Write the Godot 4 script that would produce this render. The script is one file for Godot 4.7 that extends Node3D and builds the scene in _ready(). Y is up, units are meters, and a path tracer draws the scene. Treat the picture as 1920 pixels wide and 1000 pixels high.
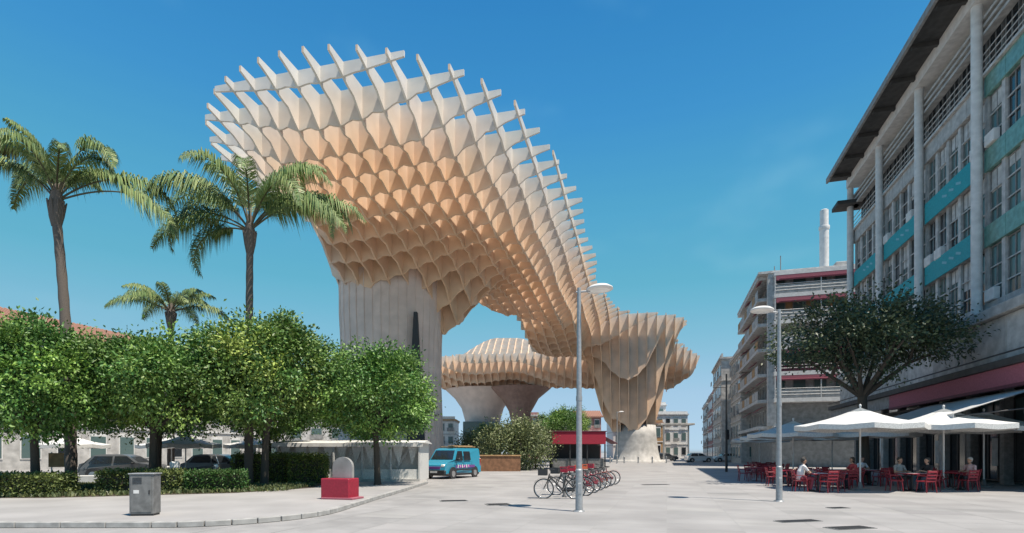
extends Node3D

# ---------------------------------------------------------------- mesh builder
class MB:
	var v := PackedVector3Array()
	var n := PackedVector3Array()
	var c := PackedColorArray()
	var ix := PackedInt32Array()
	var col := Color.WHITE
	func vert(p: Vector3, nn: Vector3) -> int:
		v.append(p); n.append(nn); c.append(col)
		return v.size() - 1
	func tri(a: int, b: int, d: int) -> void:
		var cr := (v[b] - v[a]).cross(v[d] - v[a])
		if cr.dot(n[a] + n[b] + n[d]) > 0.0:
			ix.append(a); ix.append(d); ix.append(b)
		else:
			ix.append(a); ix.append(b); ix.append(d)
	func poly(pts: Array, out: Vector3) -> void:   # flat convex polygon, normal turned towards out
		var nn: Vector3 = (pts[1] - pts[0]).cross(pts[2] - pts[0]).normalized()
		if nn.dot(out) < 0.0: nn = -nn
		var ids := []
		for p in pts: ids.append(vert(p, nn))
		for i in range(1, pts.size() - 1): tri(ids[0], ids[i], ids[i + 1])
	func box(at: Vector3, size: Vector3, b := Basis()) -> MB:
		var h := size * 0.5
		for a in 3:
			for s in [-1.0, 1.0]:
				var o := Vector3(); o[a] = s
				var p := []
				for q in [[-1, -1], [1, -1], [1, 1], [-1, 1]]:
					var w := Vector3(); w[a] = s * h[a]; w[(a + 1) % 3] = q[0] * h[(a + 1) % 3]; w[(a + 2) % 3] = q[1] * h[(a + 2) % 3]
					p.append(at + b * w)
				poly(p, b * o)
		return self
	func span(x0: float, x1: float, y0: float, y1: float, z0: float, z1: float) -> MB:
		return box(Vector3((x0 + x1) / 2, (y0 + y1) / 2, (z0 + z1) / 2), Vector3(absf(x1 - x0), absf(y1 - y0), absf(z1 - z0)))
	func cbox(at: Vector3, size: Vector3, e: float, b := Basis()) -> MB:   # box with chamfered edges
		var h := size * 0.5
		var f := func(s: Vector3, a: int) -> Vector3:
			var w := Vector3()
			for k in 3: w[k] = s[k] * (h[k] if k == a else h[k] - e)
			return at + b * w
		for a in 3:
			var a1 := (a + 1) % 3
			var a2 := (a + 2) % 3
			for s in [-1.0, 1.0]:
				var o := Vector3(); o[a] = s
				var p := []
				for q in [[-1.0, -1.0], [1.0, -1.0], [1.0, 1.0], [-1.0, 1.0]]:
					var sg := Vector3(); sg[a] = s; sg[a1] = q[0]; sg[a2] = q[1]
					p.append(f.call(sg, a))
				poly(p, b * o)
				for s2 in [-1.0, 1.0]:
					var e1 := Vector3(); e1[a] = s; e1[a1] = s2; e1[a2] = -1
					var e2 := e1; e2[a2] = 1
					poly([f.call(e1, a), f.call(e2, a), f.call(e2, a1), f.call(e1, a1)], b * (e1 + e2))
		for sx in [-1.0, 1.0]:
			for sy in [-1.0, 1.0]:
				for sz in [-1.0, 1.0]:
					var sg := Vector3(sx, sy, sz)
					poly([f.call(sg, 0), f.call(sg, 1), f.call(sg, 2)], b * sg)
		return self
	func tube(pts: Array, rad, sides := 8, caps := true) -> MB:
		var m := pts.size()
		var ref := Vector3.UP
		var rings := []
		var last := Vector3.ZERO
		for i in m:
			var t: Vector3 = (pts[mini(i + 1, m - 1)] - pts[maxi(i - 1, 0)]).normalized()
			if i == 0:
				ref = t.cross(Vector3(0.31, 0.2, 0.93)).normalized()
				if ref.length() < 0.5: ref = t.cross(Vector3.UP).normalized()
			ref = (ref - t * ref.dot(t)).normalized()
			var bi := t.cross(ref)
			var r: float = rad[i] if rad is Array else rad
			var ring := []
			for k in sides:
				var a := TAU * k / sides
				var d := ref * cos(a) + bi * sin(a)
				ring.append(vert(pts[i] + d * r, d))
			rings.append(ring)
			last = t
		for i in m - 1:
			for k in sides:
				var k2 := (k + 1) % sides
				tri(rings[i][k], rings[i][k2], rings[i + 1][k2])
				tri(rings[i][k], rings[i + 1][k2], rings[i + 1][k])
		if caps:
			for e in [0, m - 1]:
				var p := []
				for k in sides: p.append(v[rings[e][k]])
				poly(p, (pts[0] - pts[1]) if e == 0 else (pts[m - 1] - pts[m - 2]))
		return self
	func lathe(prof: Array, sides: int, at := Vector3.ZERO, b := Basis(), sq := 0.0) -> MB:   # prof: Vector2(r, y)
		var rings := []
		for i in prof.size():
			var d: Vector2 = prof[mini(i + 1, prof.size() - 1)] - prof[maxi(i - 1, 0)]
			var ring := []
			for k in sides + 1:
				var a := TAU * k / sides
				var s := 1.0
				if sq > 0.0: s = 1.0 + sq * 0.12 * (1.0 - cos(4.0 * a))
				var nn := Vector3(cos(a) * d.y, -d.x, sin(a) * d.y).normalized()
				ring.append(vert(at + b * Vector3(cos(a) * prof[i].x * s, prof[i].y, sin(a) * prof[i].x * s), (b * nn).normalized()))
			rings.append(ring)
		for i in prof.size() - 1:
			for k in sides:
				tri(rings[i][k], rings[i][k + 1], rings[i + 1][k + 1])
				tri(rings[i][k], rings[i + 1][k + 1], rings[i + 1][k])
		return self
	func ball(at: Vector3, r: Vector3, sides := 12, rows := 8, b := Basis()) -> MB:
		var rings := []
		for i in rows + 1:
			var p := PI * i / rows - PI / 2
			var ring := []
			for k in sides + 1:
				var a := TAU * k / sides
				var u := Vector3(cos(p) * cos(a), sin(p), cos(p) * sin(a))
				ring.append(vert(at + b * (u * r), (b * (u / r)).normalized()))
			rings.append(ring)
		for i in rows:
			for k in sides:
				tri(rings[i][k], rings[i][k + 1], rings[i + 1][k + 1])
				tri(rings[i][k], rings[i + 1][k + 1], rings[i + 1][k])
		return self
	func ext(pts: PackedVector2Array, w: Callable, smooth := false) -> MB:   # side profile (z, y), half width w(y, z) in x
		var m := pts.size()
		var area := 0.0
		for i in m: area += pts[i].cross(pts[(i + 1) % m])
		for i in m:
			var p := pts[i]
			var q := pts[(i + 1) % m]
			var d := q - p
			var o := Vector3(0, -d.x, d.y) * signf(area)
			var wp: float = w.call(p.y, p.x)
			var wq: float = w.call(q.y, q.x)
			poly([Vector3(-wp, p.y, p.x), Vector3(wp, p.y, p.x), Vector3(wq, q.y, q.x), Vector3(-wq, q.y, q.x)], o)
		var t := Geometry2D.triangulate_polygon(pts)
		for s in [-1.0, 1.0]:
			for i in range(0, t.size(), 3):
				var tr := []
				for k in 3:
					var p := pts[t[i + k]]
					tr.append(Vector3(s * w.call(p.y, p.x), p.y, p.x))
				poly(tr, Vector3(s, 0, 0))
		return self
	func torus(at: Vector3, r1: float, r2: float, axis := Vector3.RIGHT, n1 := 28, n2 := 6) -> MB:
		var u := axis.cross(Vector3.UP if absf(axis.y) < 0.9 else Vector3.RIGHT).normalized()
		var w := axis.cross(u)
		var rings := []
		for i in n1:
			var a := TAU * i / n1
			var d := u * cos(a) + w * sin(a)
			var ring := []
			for k in n2:
				var b := TAU * k / n2
				var nn := d * cos(b) + axis * sin(b)
				ring.append(vert(at + d * r1 + nn * r2, nn))
			rings.append(ring)
		for i in n1:
			for k in n2:
				var i2 := (i + 1) % n1
				var k2 := (k + 1) % n2
				tri(rings[i][k], rings[i][k2], rings[i2][k2])
				tri(rings[i][k], rings[i2][k2], rings[i2][k])
		return self
	func mesh() -> ArrayMesh:
		var a := []
		a.resize(Mesh.ARRAY_MAX)
		a[Mesh.ARRAY_VERTEX] = v; a[Mesh.ARRAY_NORMAL] = n; a[Mesh.ARRAY_COLOR] = c; a[Mesh.ARRAY_INDEX] = ix
		var m := ArrayMesh.new()
		m.add_surface_from_arrays(Mesh.PRIMITIVE_TRIANGLES, a)
		return m

# ---------------------------------------------------------------- naming, tagging
var taken := {}
func named(parent: Node, called: String) -> String:
	var key := "%d/%s" % [parent.get_instance_id(), called]
	taken[key] = taken.get(key, -1) + 1
	return called if taken[key] == 0 else "%s_%03d" % [called, taken[key]]

func tag(o: Node3D, label: String, category: String, group := "", kind := "") -> Node3D:
	if label: o.set_meta("label", label)
	if category: o.set_meta("category", category)
	if group: o.set_meta("group", group)
	if kind: o.set_meta("kind", kind)
	return o

func thing(called: String, label: String, category: String, at := Vector3.ZERO, turn := 0.0, group := "") -> Node3D:
	var o := Node3D.new()
	o.name = named(self, called)
	add_child(o, true)
	o.position = at; o.rotation.y = turn
	tag(o, label, category, group)
	return o

func part(parent: Node, called: String, m, mat: Material, at := Vector3.ZERO) -> MeshInstance3D:
	var o := MeshInstance3D.new()
	o.name = named(parent, called)
	o.mesh = m.mesh() if m is MB else m
	o.material_override = mat
	o.position = at
	parent.add_child(o, true)
	return o

func structure(called: String, m, mat: Material) -> MeshInstance3D:
	var o := part(self, called, m, mat)
	o.set_meta("kind", "structure")
	return o

func copy(src: Node3D, label: String, at: Vector3, turn := 0.0, group := "") -> Node3D:
	var r: Node3D = src.duplicate()
	var base := String(src.name)
	if base.length() > 4 and base[-4] == "_" and base.right(3).is_valid_int(): base = base.left(-4)
	r.name = named(self, base)
	add_child(r, true)
	r.position = at; r.rotation.y = turn
	if label: r.set_meta("label", label)
	if group: r.set_meta("group", group)
	return r

func V(x: float, h: float, d: float) -> Vector3:
	return Vector3(x, h, -d)

# ---------------------------------------------------------------- materials
var M := {}
var TX := {}
func noise_tex(sd: int, freq: float, lo: float, hi: float, oct := 5, size := 512) -> NoiseTexture2D:
	var f := FastNoiseLite.new()
	f.seed = sd; f.frequency = freq; f.fractal_octaves = oct; f.noise_type = FastNoiseLite.TYPE_SIMPLEX_SMOOTH
	var t := NoiseTexture2D.new()
	t.width = size; t.height = size; t.seamless = true; t.noise = f
	var g := Gradient.new()
	g.set_color(0, Color(lo, lo, lo)); g.set_color(1, Color(hi, hi, hi))
	t.color_ramp = g
	return t

func mat(r: float, g: float, b: float, rough := 0.8, tex := "", scale := 1.0, metal := 0.0, vc := false) -> StandardMaterial3D:
	var m := StandardMaterial3D.new()
	m.albedo_color = Color(r, g, b).linear_to_srgb()
	m.roughness = rough
	m.metallic = metal
	m.vertex_color_use_as_albedo = vc
	m.cull_mode = BaseMaterial3D.CULL_DISABLED
	if tex:
		m.albedo_texture = TX[tex]
		m.uv1_triplanar = true
		m.uv1_world_triplanar = true
		m.uv1_scale = Vector3.ONE * scale
	return m

func materials() -> void:
	TX.fine = noise_tex(3, 0.03, 0.82, 1.0)
	TX.blotch = noise_tex(7, 0.008, 0.72, 1.0, 6, 1024)
	TX.weather = noise_tex(31, 0.012, 0.86, 1.0, 5, 512)
	TX.stain = noise_tex(11, 0.006, 0.87, 1.0, 6, 1024)
	M.timber = mat(1, 1, 1, 0.5, "weather", 0.07, 0.0, true)
	M.maroon_wood = mat(0.42, 0.27, 0.22, 0.7, "blotch", 0.12)
	M.timber_grey = mat(0.82, 0.68, 0.60, 0.7, "weather", 0.1)
	M.concrete = mat(0.42, 0.41, 0.39, 0.85, "blotch", 0.15)
	M.pale_concrete = mat(0.62, 0.60, 0.57, 0.8, "blotch", 0.12)
	M.paving = mat(0.40, 0.388, 0.38, 0.8, "stain", 0.045)
	var dt := noise_tex(21, 0.05, 0.88, 1.0, 4)
	M.paving.detail_enabled = true
	M.paving.detail_blend_mode = BaseMaterial3D.BLEND_MODE_MUL
	M.paving.detail_albedo = dt
	M.pavement = mat(0.40, 0.385, 0.375, 0.85, "stain", 0.06)
	M.kerb = mat(0.50, 0.49, 0.47, 0.85, "blotch", 0.3)
	M.joint = mat(0.30, 0.295, 0.285, 0.9)
	M.soil = mat(0.10, 0.08, 0.06, 0.95, "stain", 0.3)
	M.steel = mat(0.45, 0.46, 0.47, 0.45, "fine", 0.6, 0.35)
	M.grey_paint = mat(0.24, 0.24, 0.235, 0.55, "blotch", 0.5)
	M.dark = mat(0.03, 0.03, 0.032, 0.5)
	M.black = mat(0.012, 0.012, 0.013, 0.6)
	M.rubber = mat(0.02, 0.02, 0.02, 0.85)
	M.white = mat(0.78, 0.765, 0.74, 0.7, "weather", 0.3)
	M.slab = mat(1, 1, 1, 0.8, "stain", 0.06, 0.0, true)
	M.canvas = mat(0.80, 0.79, 0.76, 0.9, "fine", 0.8)
	M.canvas.backlight_enabled = true
	M.canvas.backlight = Color(0.25, 0.25, 0.24)
	M.grey_canvas = mat(0.66, 0.655, 0.64, 0.9, "fine", 0.8)
	M.red = mat(0.40, 0.018, 0.045, 0.5, "fine", 0.6)
	M.red_cloth = mat(0.42, 0.03, 0.06, 0.9, "fine", 0.8)
	M.chair_red = mat(0.27, 0.018, 0.032, 0.5)
	M.rose = mat(0.42, 0.13, 0.17, 0.85, "fine", 0.5)
	M.maroon = mat(0.16, 0.04, 0.06, 0.7, "fine", 0.5)
	M.glass = mat(0.02, 0.025, 0.03, 0.08, "", 1.0, 0.0)
	M.glass.metallic_specular = 0.7
	M.glass_grey = mat(0.10, 0.15, 0.145, 0.12)
	M.green_panel = mat(0.22, 0.43, 0.37, 0.25, "blotch", 0.3)
	M.teal = mat(0.02, 0.40, 0.45, 0.6, "fine", 0.4)
	M.teal_light = mat(0.20, 0.45, 0.52, 0.6)
	M.facade = mat(0.60, 0.585, 0.56, 0.8, "blotch", 0.2)
	M.facade_dark = mat(0.36, 0.355, 0.345, 0.8, "blotch", 0.2)
	M.facade_pale = mat(0.72, 0.705, 0.68, 0.8, "blotch", 0.2)
	M.roof_dark = mat(0.07, 0.068, 0.066, 0.7, "blotch", 0.2)
	M.tile = mat(0.40, 0.21, 0.15, 0.85, "fine", 0.6)
	M.ochre = mat(0.55, 0.33, 0.16, 0.85, "blotch", 0.2)
	M.pink_wall = mat(0.52, 0.28, 0.28, 0.85, "blotch", 0.2)
	M.brick = mat(0.34, 0.17, 0.09, 0.85, "blotch", 0.3)
	M.bark = mat(0.085, 0.07, 0.055, 0.95, "fine", 1.2)
	M.palm_bark = mat(0.17, 0.14, 0.12, 0.95, "fine", 1.0)
	M.leaf = mat(1, 1, 1, 0.5, "", 1.0, 0.0, true)
	M.leaf.backlight_enabled = true
	M.leaf.backlight = Color(0.22, 0.3, 0.08)
	M.body = mat(1, 1, 1, 0.8, "", 1.0, 0.0, true)
	M.hair = mat(0.03, 0.02, 0.015, 0.7)
	M.van = mat(0.02, 0.27, 0.40, 0.3, "", 1.0)
	M.van.clearcoat_enabled = true
	M.van_purple = mat(0.16, 0.06, 0.24, 0.4)
	M.pink = mat(0.70, 0.30, 0.55, 0.6)
	M.car_white = mat(0.70, 0.70, 0.69, 0.3)
	M.car_white.clearcoat_enabled = true
	M.car_grey = mat(0.10, 0.105, 0.11, 0.3)
	M.car_grey.clearcoat_enabled = true
	M.car_red = mat(0.30, 0.02, 0.03, 0.3)
	M.lens = mat(0.75, 0.75, 0.72, 0.15)
	M.tail = mat(0.45, 0.02, 0.01, 0.25)
	M.amber = mat(0.8, 0.35, 0.03, 0.3)
	M.orange = mat(0.62, 0.13, 0.05, 0.6)
	M.chrome = mat(0.55, 0.55, 0.55, 0.25, "", 1.0, 0.9)

func camera_and_light() -> void:
	var cam := Camera3D.new()
	cam.name = "camera"
	cam.projection = Camera3D.PROJECTION_FRUSTUM
	cam.keep_aspect = Camera3D.KEEP_HEIGHT
	cam.near = 0.1
	cam.far = 2000.0
	cam.size = 0.1                       # focal length equals the picture's height
	cam.frustum_offset = Vector2(0, 0.0348)   # lens shifted up, verticals stay upright
	cam.position = Vector3(0, 1.6, 0)
	add_child(cam)
	cam.current = true
	var we := WorldEnvironment.new()
	we.name = "world_environment"
	var env := Environment.new()
	env.background_mode = Environment.BG_SKY
	var sky := Sky.new()
	var pm := PanoramaSkyMaterial.new()
	pm.panorama = sky_picture()
	sky.sky_material = pm
	env.sky = sky
	env.background_energy_multiplier = 0.80
	env.tonemap_mode = Environment.TONE_MAPPER_LINEAR
	env.tonemap_exposure = 1.4
	env.sdfgi_enabled = true
	env.ssao_enabled = true
	env.ssil_enabled = true
	we.environment = env
	add_child(we)
	var sun := DirectionalLight3D.new()
	sun.name = "sun"
	sun.light_energy = 1.5
	sun.light_color = Color(1.0, 0.96, 0.9)
	sun.light_angular_distance = 0.5
	sun.shadow_enabled = true
	var el := deg_to_rad(66.0)
	var flat := Vector2(-0.8, 0.6).normalized() * cos(el)      # the way the light travels: left and away
	add_child(sun)
	sun.look_at_from_position(Vector3(0, 60, 0), Vector3(flat.x, 60 - sin(el), -flat.y))


func sky_picture() -> ImageTexture:      # air only: a gradient by height with a breath of thin cloud
	var stops := [[0.0, Color8(176, 204, 224)], [6.0, Color8(158, 193, 219)], [11.0, Color8(128, 182, 207)], [17.0, Color8(96, 170, 197)], [24.0, Color8(80, 158, 196)], [32.0, Color8(62, 140, 195)], [42.0, Color8(48, 124, 185)], [90.0, Color8(36, 98, 158)]]
	var im := Image.create(1024, 512, false, Image.FORMAT_RGB8)
	var nz := FastNoiseLite.new()
	nz.seed = 9; nz.frequency = 1.6; nz.fractal_octaves = 5
	for y in 512:
		var e := 90.0 - 180.0 * (y + 0.5) / 512.0
		var c := Color8(150, 150, 146)
		if e >= 0.0:
			for k in stops.size() - 1:
				if e >= stops[k][0] and e <= stops[k + 1][0]:
					c = stops[k][1].lerp(stops[k + 1][1], (e - stops[k][0]) / (stops[k + 1][0] - stops[k][0]))
		for x in 1024:
			var cc := c
			if e > 2.0 and e < 80.0:
				var a := TAU * x / 1024.0
				var d := Vector3(cos(a) * cos(deg_to_rad(e)), sin(deg_to_rad(e)) * 2.6, sin(a) * cos(deg_to_rad(e)))
				var w := smoothstep(0.18, 0.75, nz.get_noise_3dv(d * 1.5)) * 0.16
				cc = c.lerp(Color8(214, 226, 235), w)
			im.set_pixel(x, y, cc)
	return ImageTexture.create_from_image(im)

# ---------------------------------------------------------------- the timber lattice canopies
func smin(a: float, b: float, k: float) -> float:
	var h := clampf(0.5 + 0.5 * (b - a) / k, 0.0, 1.0)
	return lerpf(b, a, h) - k * h * (1.0 - h)

func seg(p: Vector2, a: Vector2, b: Vector2, ra: float, rb: float) -> float:
	var ab := b - a
	var t := clampf((p - a).dot(ab) / ab.length_squared(), 0.0, 1.0)
	return p.distance_to(a + ab * t) - lerpf(ra, rb, t)

func table(t: Array, x: float) -> float:
	if x <= t[0]: return t[1]
	for i in range(2, t.size(), 2):
		if x <= t[i]:
			var u: float = (x - t[i - 2]) / (t[i] - t[i - 2])
			return lerpf(t[i - 1], t[i + 1], u)
	return t[-1]

const SKYLIT_PALE := Color(0.82, 0.79, 0.745)      # sky light painted into the fin colour towards rim and top
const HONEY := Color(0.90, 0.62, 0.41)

func rim_near(p: Vector2) -> float:      # distance inside the rim
	var d := seg(p, Vector2(-8.8, 38.4), Vector2(-8.6, 49.0), 11.5, 9.0)
	d = smin(d, seg(p, Vector2(-3.2, 46.5), Vector2(1.4, 57), 9.6, 6.8), 4.0)
	d = smin(d, seg(p, Vector2(1.4, 57), Vector2(7.2, 72), 6.8, 5.2), 3.0)
	d = smin(d, seg(p, Vector2(7.2, 72), Vector2(11, 84), 5.2, 8.0), 3.0)
	d = smin(d, p.distance_to(Vector2(19.8, 86.5)) - 8.2, 4.0)
	d = smin(d, seg(p, Vector2(22, 92), Vector2(31, 106), 4.0, 6.0), 3.0)
	return -d

func top_near(p: Vector2) -> float:
	var h := 22.2 - 1.8 * smoothstep(90.0, 104.0, p.y)
	h -= 1.0 * exp(-p.distance_squared_to(Vector2(2, 66)) / 90.0)
	return h

func low_near(p: Vector2) -> float:
	var top := top_near(p)
	var a := p.distance_to(Vector2(-11.2, 50.0)) - 4.7
	var h := 21.1 - 4.8 * exp(-maxf(a, 0.0) / 9.5)
	h -= 3.4 * exp(-p.distance_squared_to(Vector2(-5.8, 50.5)) / 9.0)
	h -= 0.3 * exp(-maxf(a, 0.0) / 1.6)
	if a < 0.0: h = minf(h, 15.6)
	var dx := p.x - 19.8
	var o := Vector2(dx * (0.74 if dx < 0.0 else 1.0), (p.y - 86.0) * 1.0).length()
	var h2 := table([0, 4.5, 3.0, 5.4, 4.1, 9.2, 4.9, 13.6, 5.6, 16.6, 6.4, 18.0, 9.0, 18.9, 12.0, 19.7, 20.0, 20.9], o)
	h = smin(h, h2, 1.5)
	h -= 2.4 * exp(-p.distance_squared_to(Vector2(2, 67)) / 90.0) + 3.4 * exp(-p.distance_squared_to(Vector2(5.5, 79)) / 60.0)
	h -= 7.5 * exp(-p.distance_to(Vector2(31, 106)) / 7.0)
	var r := maxf(rim_near(p), 0.0)
	var deep := 2.6 * exp(-p.distance_squared_to(Vector2(-1.5, 62)) / 36.0) + 4.6 * smoothstep(66.0, 78.0, p.y) * smoothstep(12.0, 6.0, p.x)
	deep += 7.0 * smoothstep(0.0, 1.2, r) * exp(-pow(maxf(a, 0.0) / 3.2, 2.0)) * smoothstep(-17.6, -14.0, p.x)
	deep += 2.2 * r * smoothstep(95.0, 101.0, p.y)
	return maxf(h, top - 0.30 - 0.25 * r - 0.06 * r * r - 3.0 * r * smoothstep(8.5, 4.0, o) - deep)

func rim_far(p: Vector2) -> float:
	var d := p.distance_to(Vector2(-6, 109)) - 12.5
	d = smin(d, seg(p, Vector2(-6, 109), Vector2(14, 97), 8.0, 6.5), 4.0)
	return -d

func top_far(p: Vector2) -> float:
	return 19.4 + 6.4 * smoothstep(98.0, 114.0, p.y) * smoothstep(15.0, 2.0, absf(p.x + 1.0))

func low_far(p: Vector2) -> float:
	var q := Vector2(p.x + 6.0, p.y - 109.0)
	var h := table([0, 8.5, 3.6, 9.5, 5.0, 11.0, 8.0, 13.2, 12.0, 14.2, 30.0, 12.6], q.length())
	return maxf(h, top_far(p) - 1.2 - 0.9 * maxf(rim_far(p), 0.0))

func fin_strip(b: MB, org: Vector2, dir: Vector2, t0: float, t1: float, rim: Callable, low: Callable, top: Callable, th: float, other: float) -> void:
	var n := maxi(3, int((t1 - t0) / 0.3))
	var nr := Vector3(-dir.y, 0, -dir.x) * (th * 0.5)   # sideways, in world axes
	var s := []
	var tint := b.col
	for i in n + 1:
		var t := lerpf(t0, t1, float(i) / n)
		var p := org + dir * t
		var hi: float = top.call(p)
		var lo: float = low.call(p) - 0.24 * (absf(cos(PI * t / other)) - 0.6) * smoothstep(0.5, 2.5, rim.call(p))   # each field of a fin hollows between its nodes
		s.append([Vector3(p.x, minf(lo, hi - 0.12), -p.y), Vector3(p.x, hi, -p.y), SKYLIT_PALE.lerp(HONEY, maxf(smoothstep(1.0, 6.5, rim.call(p)), 0.85 * smoothstep(44.0, 60.0, p.y)))])  # painted light: pale sky-lit rim running into the warm bounce-lit tone inside
	for sd in [-1.0, 1.0]:
		var o: Vector3 = nr * sd
		var nn := o.normalized()
		var prev := []
		for i in n + 1:
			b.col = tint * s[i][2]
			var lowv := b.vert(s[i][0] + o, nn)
			b.col = tint * s[i][2].lerp(SKYLIT_PALE, 0.75)  # upper edge of each fin painted paler, as if lit by the sky
			var cur := [lowv, b.vert(s[i][1] + o, nn)]
			if i > 0:
				b.tri(prev[0], prev[1], cur[1]); b.tri(prev[0], cur[1], cur[0])
			prev = cur
	for e in 2:                                         # the edge along the bottom, the edge along the top
		for i in n:
			b.col = tint * s[i][2]
			var q := [s[i][e] - nr, s[i][e] + nr, s[i + 1][e] + nr, s[i + 1][e] - nr]
			b.poly(q, Vector3.DOWN if e == 0 else Vector3.UP)
	for e in [0, n]:
		b.poly([s[e][0] - nr, s[e][0] + nr, s[e][1] + nr, s[e][1] - nr], Vector3(dir.x, 0, -dir.y) * (-1.0 if e == 0 else 1.0))

func lattice(root: Node3D, rim: Callable, low: Callable, top: Callable, org: Vector2, turn: float, sa: float, sb: float, reach: float, th: float, rng: RandomNumberGenerator) -> void:
	var away := Vector2(sin(turn), cos(turn))
	var across := Vector2(cos(turn), -sin(turn))
	for fam in 2:
		var dir := away if fam == 0 else across
		var nrm := across if fam == 0 else away
		var sp := sa if fam == 0 else sb
		var m := int(reach / sp)
		for k in range(-m, m + 1):
			var o := org + nrm * (k * sp)
			var t := -reach
			var was: float = -1.0
			var from := 0.0
			while t <= reach:
				var r: float = rim.call(o + dir * t)
				if r > 0.0 and was <= 0.0:
					from = t - 0.4 * r / (r - was) if t > -reach else t
				if was > 0.0 and r <= 0.0:
					var to := t - 0.4 + 0.4 * was / (was - r)
					if to - from > 0.7:
						var b := MB.new()
						var v := rng.randf_range(0.93, 1.0)
						b.col = Color(v, v * rng.randf_range(0.985, 1.0), v * rng.randf_range(0.96, 1.0))
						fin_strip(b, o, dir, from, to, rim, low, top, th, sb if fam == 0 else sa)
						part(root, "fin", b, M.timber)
				was = r
				t += 0.4

func canopies() -> void:
	var rng := RandomNumberGenerator.new()
	rng.seed = 5
	var c := thing("timber_canopy", "huge cream timber waffle canopy on a thick stalk towering over the square", "canopy")
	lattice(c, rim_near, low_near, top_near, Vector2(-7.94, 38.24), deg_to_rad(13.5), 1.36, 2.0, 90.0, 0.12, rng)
	var tr := MB.new().lathe([Vector2(4.8, 0), Vector2(4.6, 4), Vector2(4.45, 8), Vector2(4.5, 12), Vector2(4.6, 14.0), Vector2(4.6, 15.6), Vector2(4.65, 17.4)], 48, Vector3(-11.2, 0, -50), Basis(), 0.3)
	var t := part(c, "stalk", tr, M.timber_grey)
	for k in 40:
		var a := TAU * k / 40.0
		var pr := []
		for q in [[0.0, 4.8], [4.0, 4.6], [8.0, 4.45], [12.0, 4.5], [14.0, 4.6], [15.6, 4.6], [17.4, 4.65]]:
			var r: float = q[1] * (1.0 + 0.3 * 0.12 * (1.0 - cos(4.0 * a))) + 0.005
			pr.append(Vector3(cos(a) * r - 11.2, q[0], sin(a) * r - 50))
		part(t, "rib", MB.new().tube(pr, 0.05, 5), M.timber_grey)
	part(c, "stair_opening", MB.new().ext(PackedVector2Array([Vector2(0, 0), Vector2(0.4, 0), Vector2(0.5, 11.9), Vector2(0, 11.9)]), func(y, _z): return 0.8 - 0.055 * y), M.dark, Vector3(-8.2, 1.6, -45.7))
	var pl := MB.new().lathe([Vector2(4.6, 0), Vector2(4.5, 0.35), Vector2(3.7, 0.4), Vector2(3.35, 2.0), Vector2(3.1, 4.2), Vector2(3.0, 5.9), Vector2(0, 5.95)], 40, Vector3(20.1, 0, -86))
	part(c, "plinth", pl, M.pale_concrete)
	var f := thing("far_timber_canopy", "distant lower cream waffle canopy with a domed top, seen through the arch", "canopy")
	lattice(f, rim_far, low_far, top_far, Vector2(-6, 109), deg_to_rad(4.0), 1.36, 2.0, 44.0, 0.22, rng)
	var ft := MB.new().lathe([Vector2(3.6, 0), Vector2(3.5, 5), Vector2(3.6, 8), Vector2(4.3, 10.5), Vector2(5.6, 12.4), Vector2(7.5, 14.2)], 32, Vector3(-6, 0, -109))
	part(f, "stalk", ft, M.timber_grey)
	part(f, "stalk", MB.new().lathe([Vector2(1.4, 0), Vector2(1.5, 6), Vector2(2.2, 9.5), Vector2(3.6, 12.0), Vector2(6.0, 14.0)], 24, Vector3(1.6, 0, -104)), M.maroon_wood)
	part(f, "glass_box", MB.new().cbox(Vector3(-6.0, 6.0, -104.6), Vector3(7.0, 3.0, 3.0), 0.1), M.glass_grey)
# ---------------------------------------------------------------- buildings
const STREET := 1.2886          # the turn that lays a building's x along the street (73.83 degrees)

func pane_in(parent: Node, x: float, y: float, z: float, w: float, h: float, fm: Material, gm: Material, dir := -1.0) -> void:
	# a window: frame with a mullion, panes behind it, a sill; dir is the side the wall faces in z
	var f := MB.new()
	f.span(x - w / 2, x - w / 2 + 0.07, y, y + h, z, z + 0.1); f.span(x + w / 2 - 0.07, x + w / 2, y, y + h, z, z + 0.1)
	f.span(x - w / 2 + 0.07, x + w / 2 - 0.07, y, y + 0.07, z, z + 0.1); f.span(x - w / 2 + 0.07, x + w / 2 - 0.07, y + h - 0.07, y + h, z, z + 0.1)
	if w > 0.9: f.span(x - 0.03, x + 0.03, y + 0.07, y + h - 0.07, z, z + 0.08)
	var o := part(parent, "window", f, fm)
	var g := MB.new().span(x - w / 2 + 0.06, x + w / 2 - 0.06, y + 0.06, y + h - 0.06, z + 0.04, z + 0.06)
	part(o, "pane", g, gm)

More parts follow.
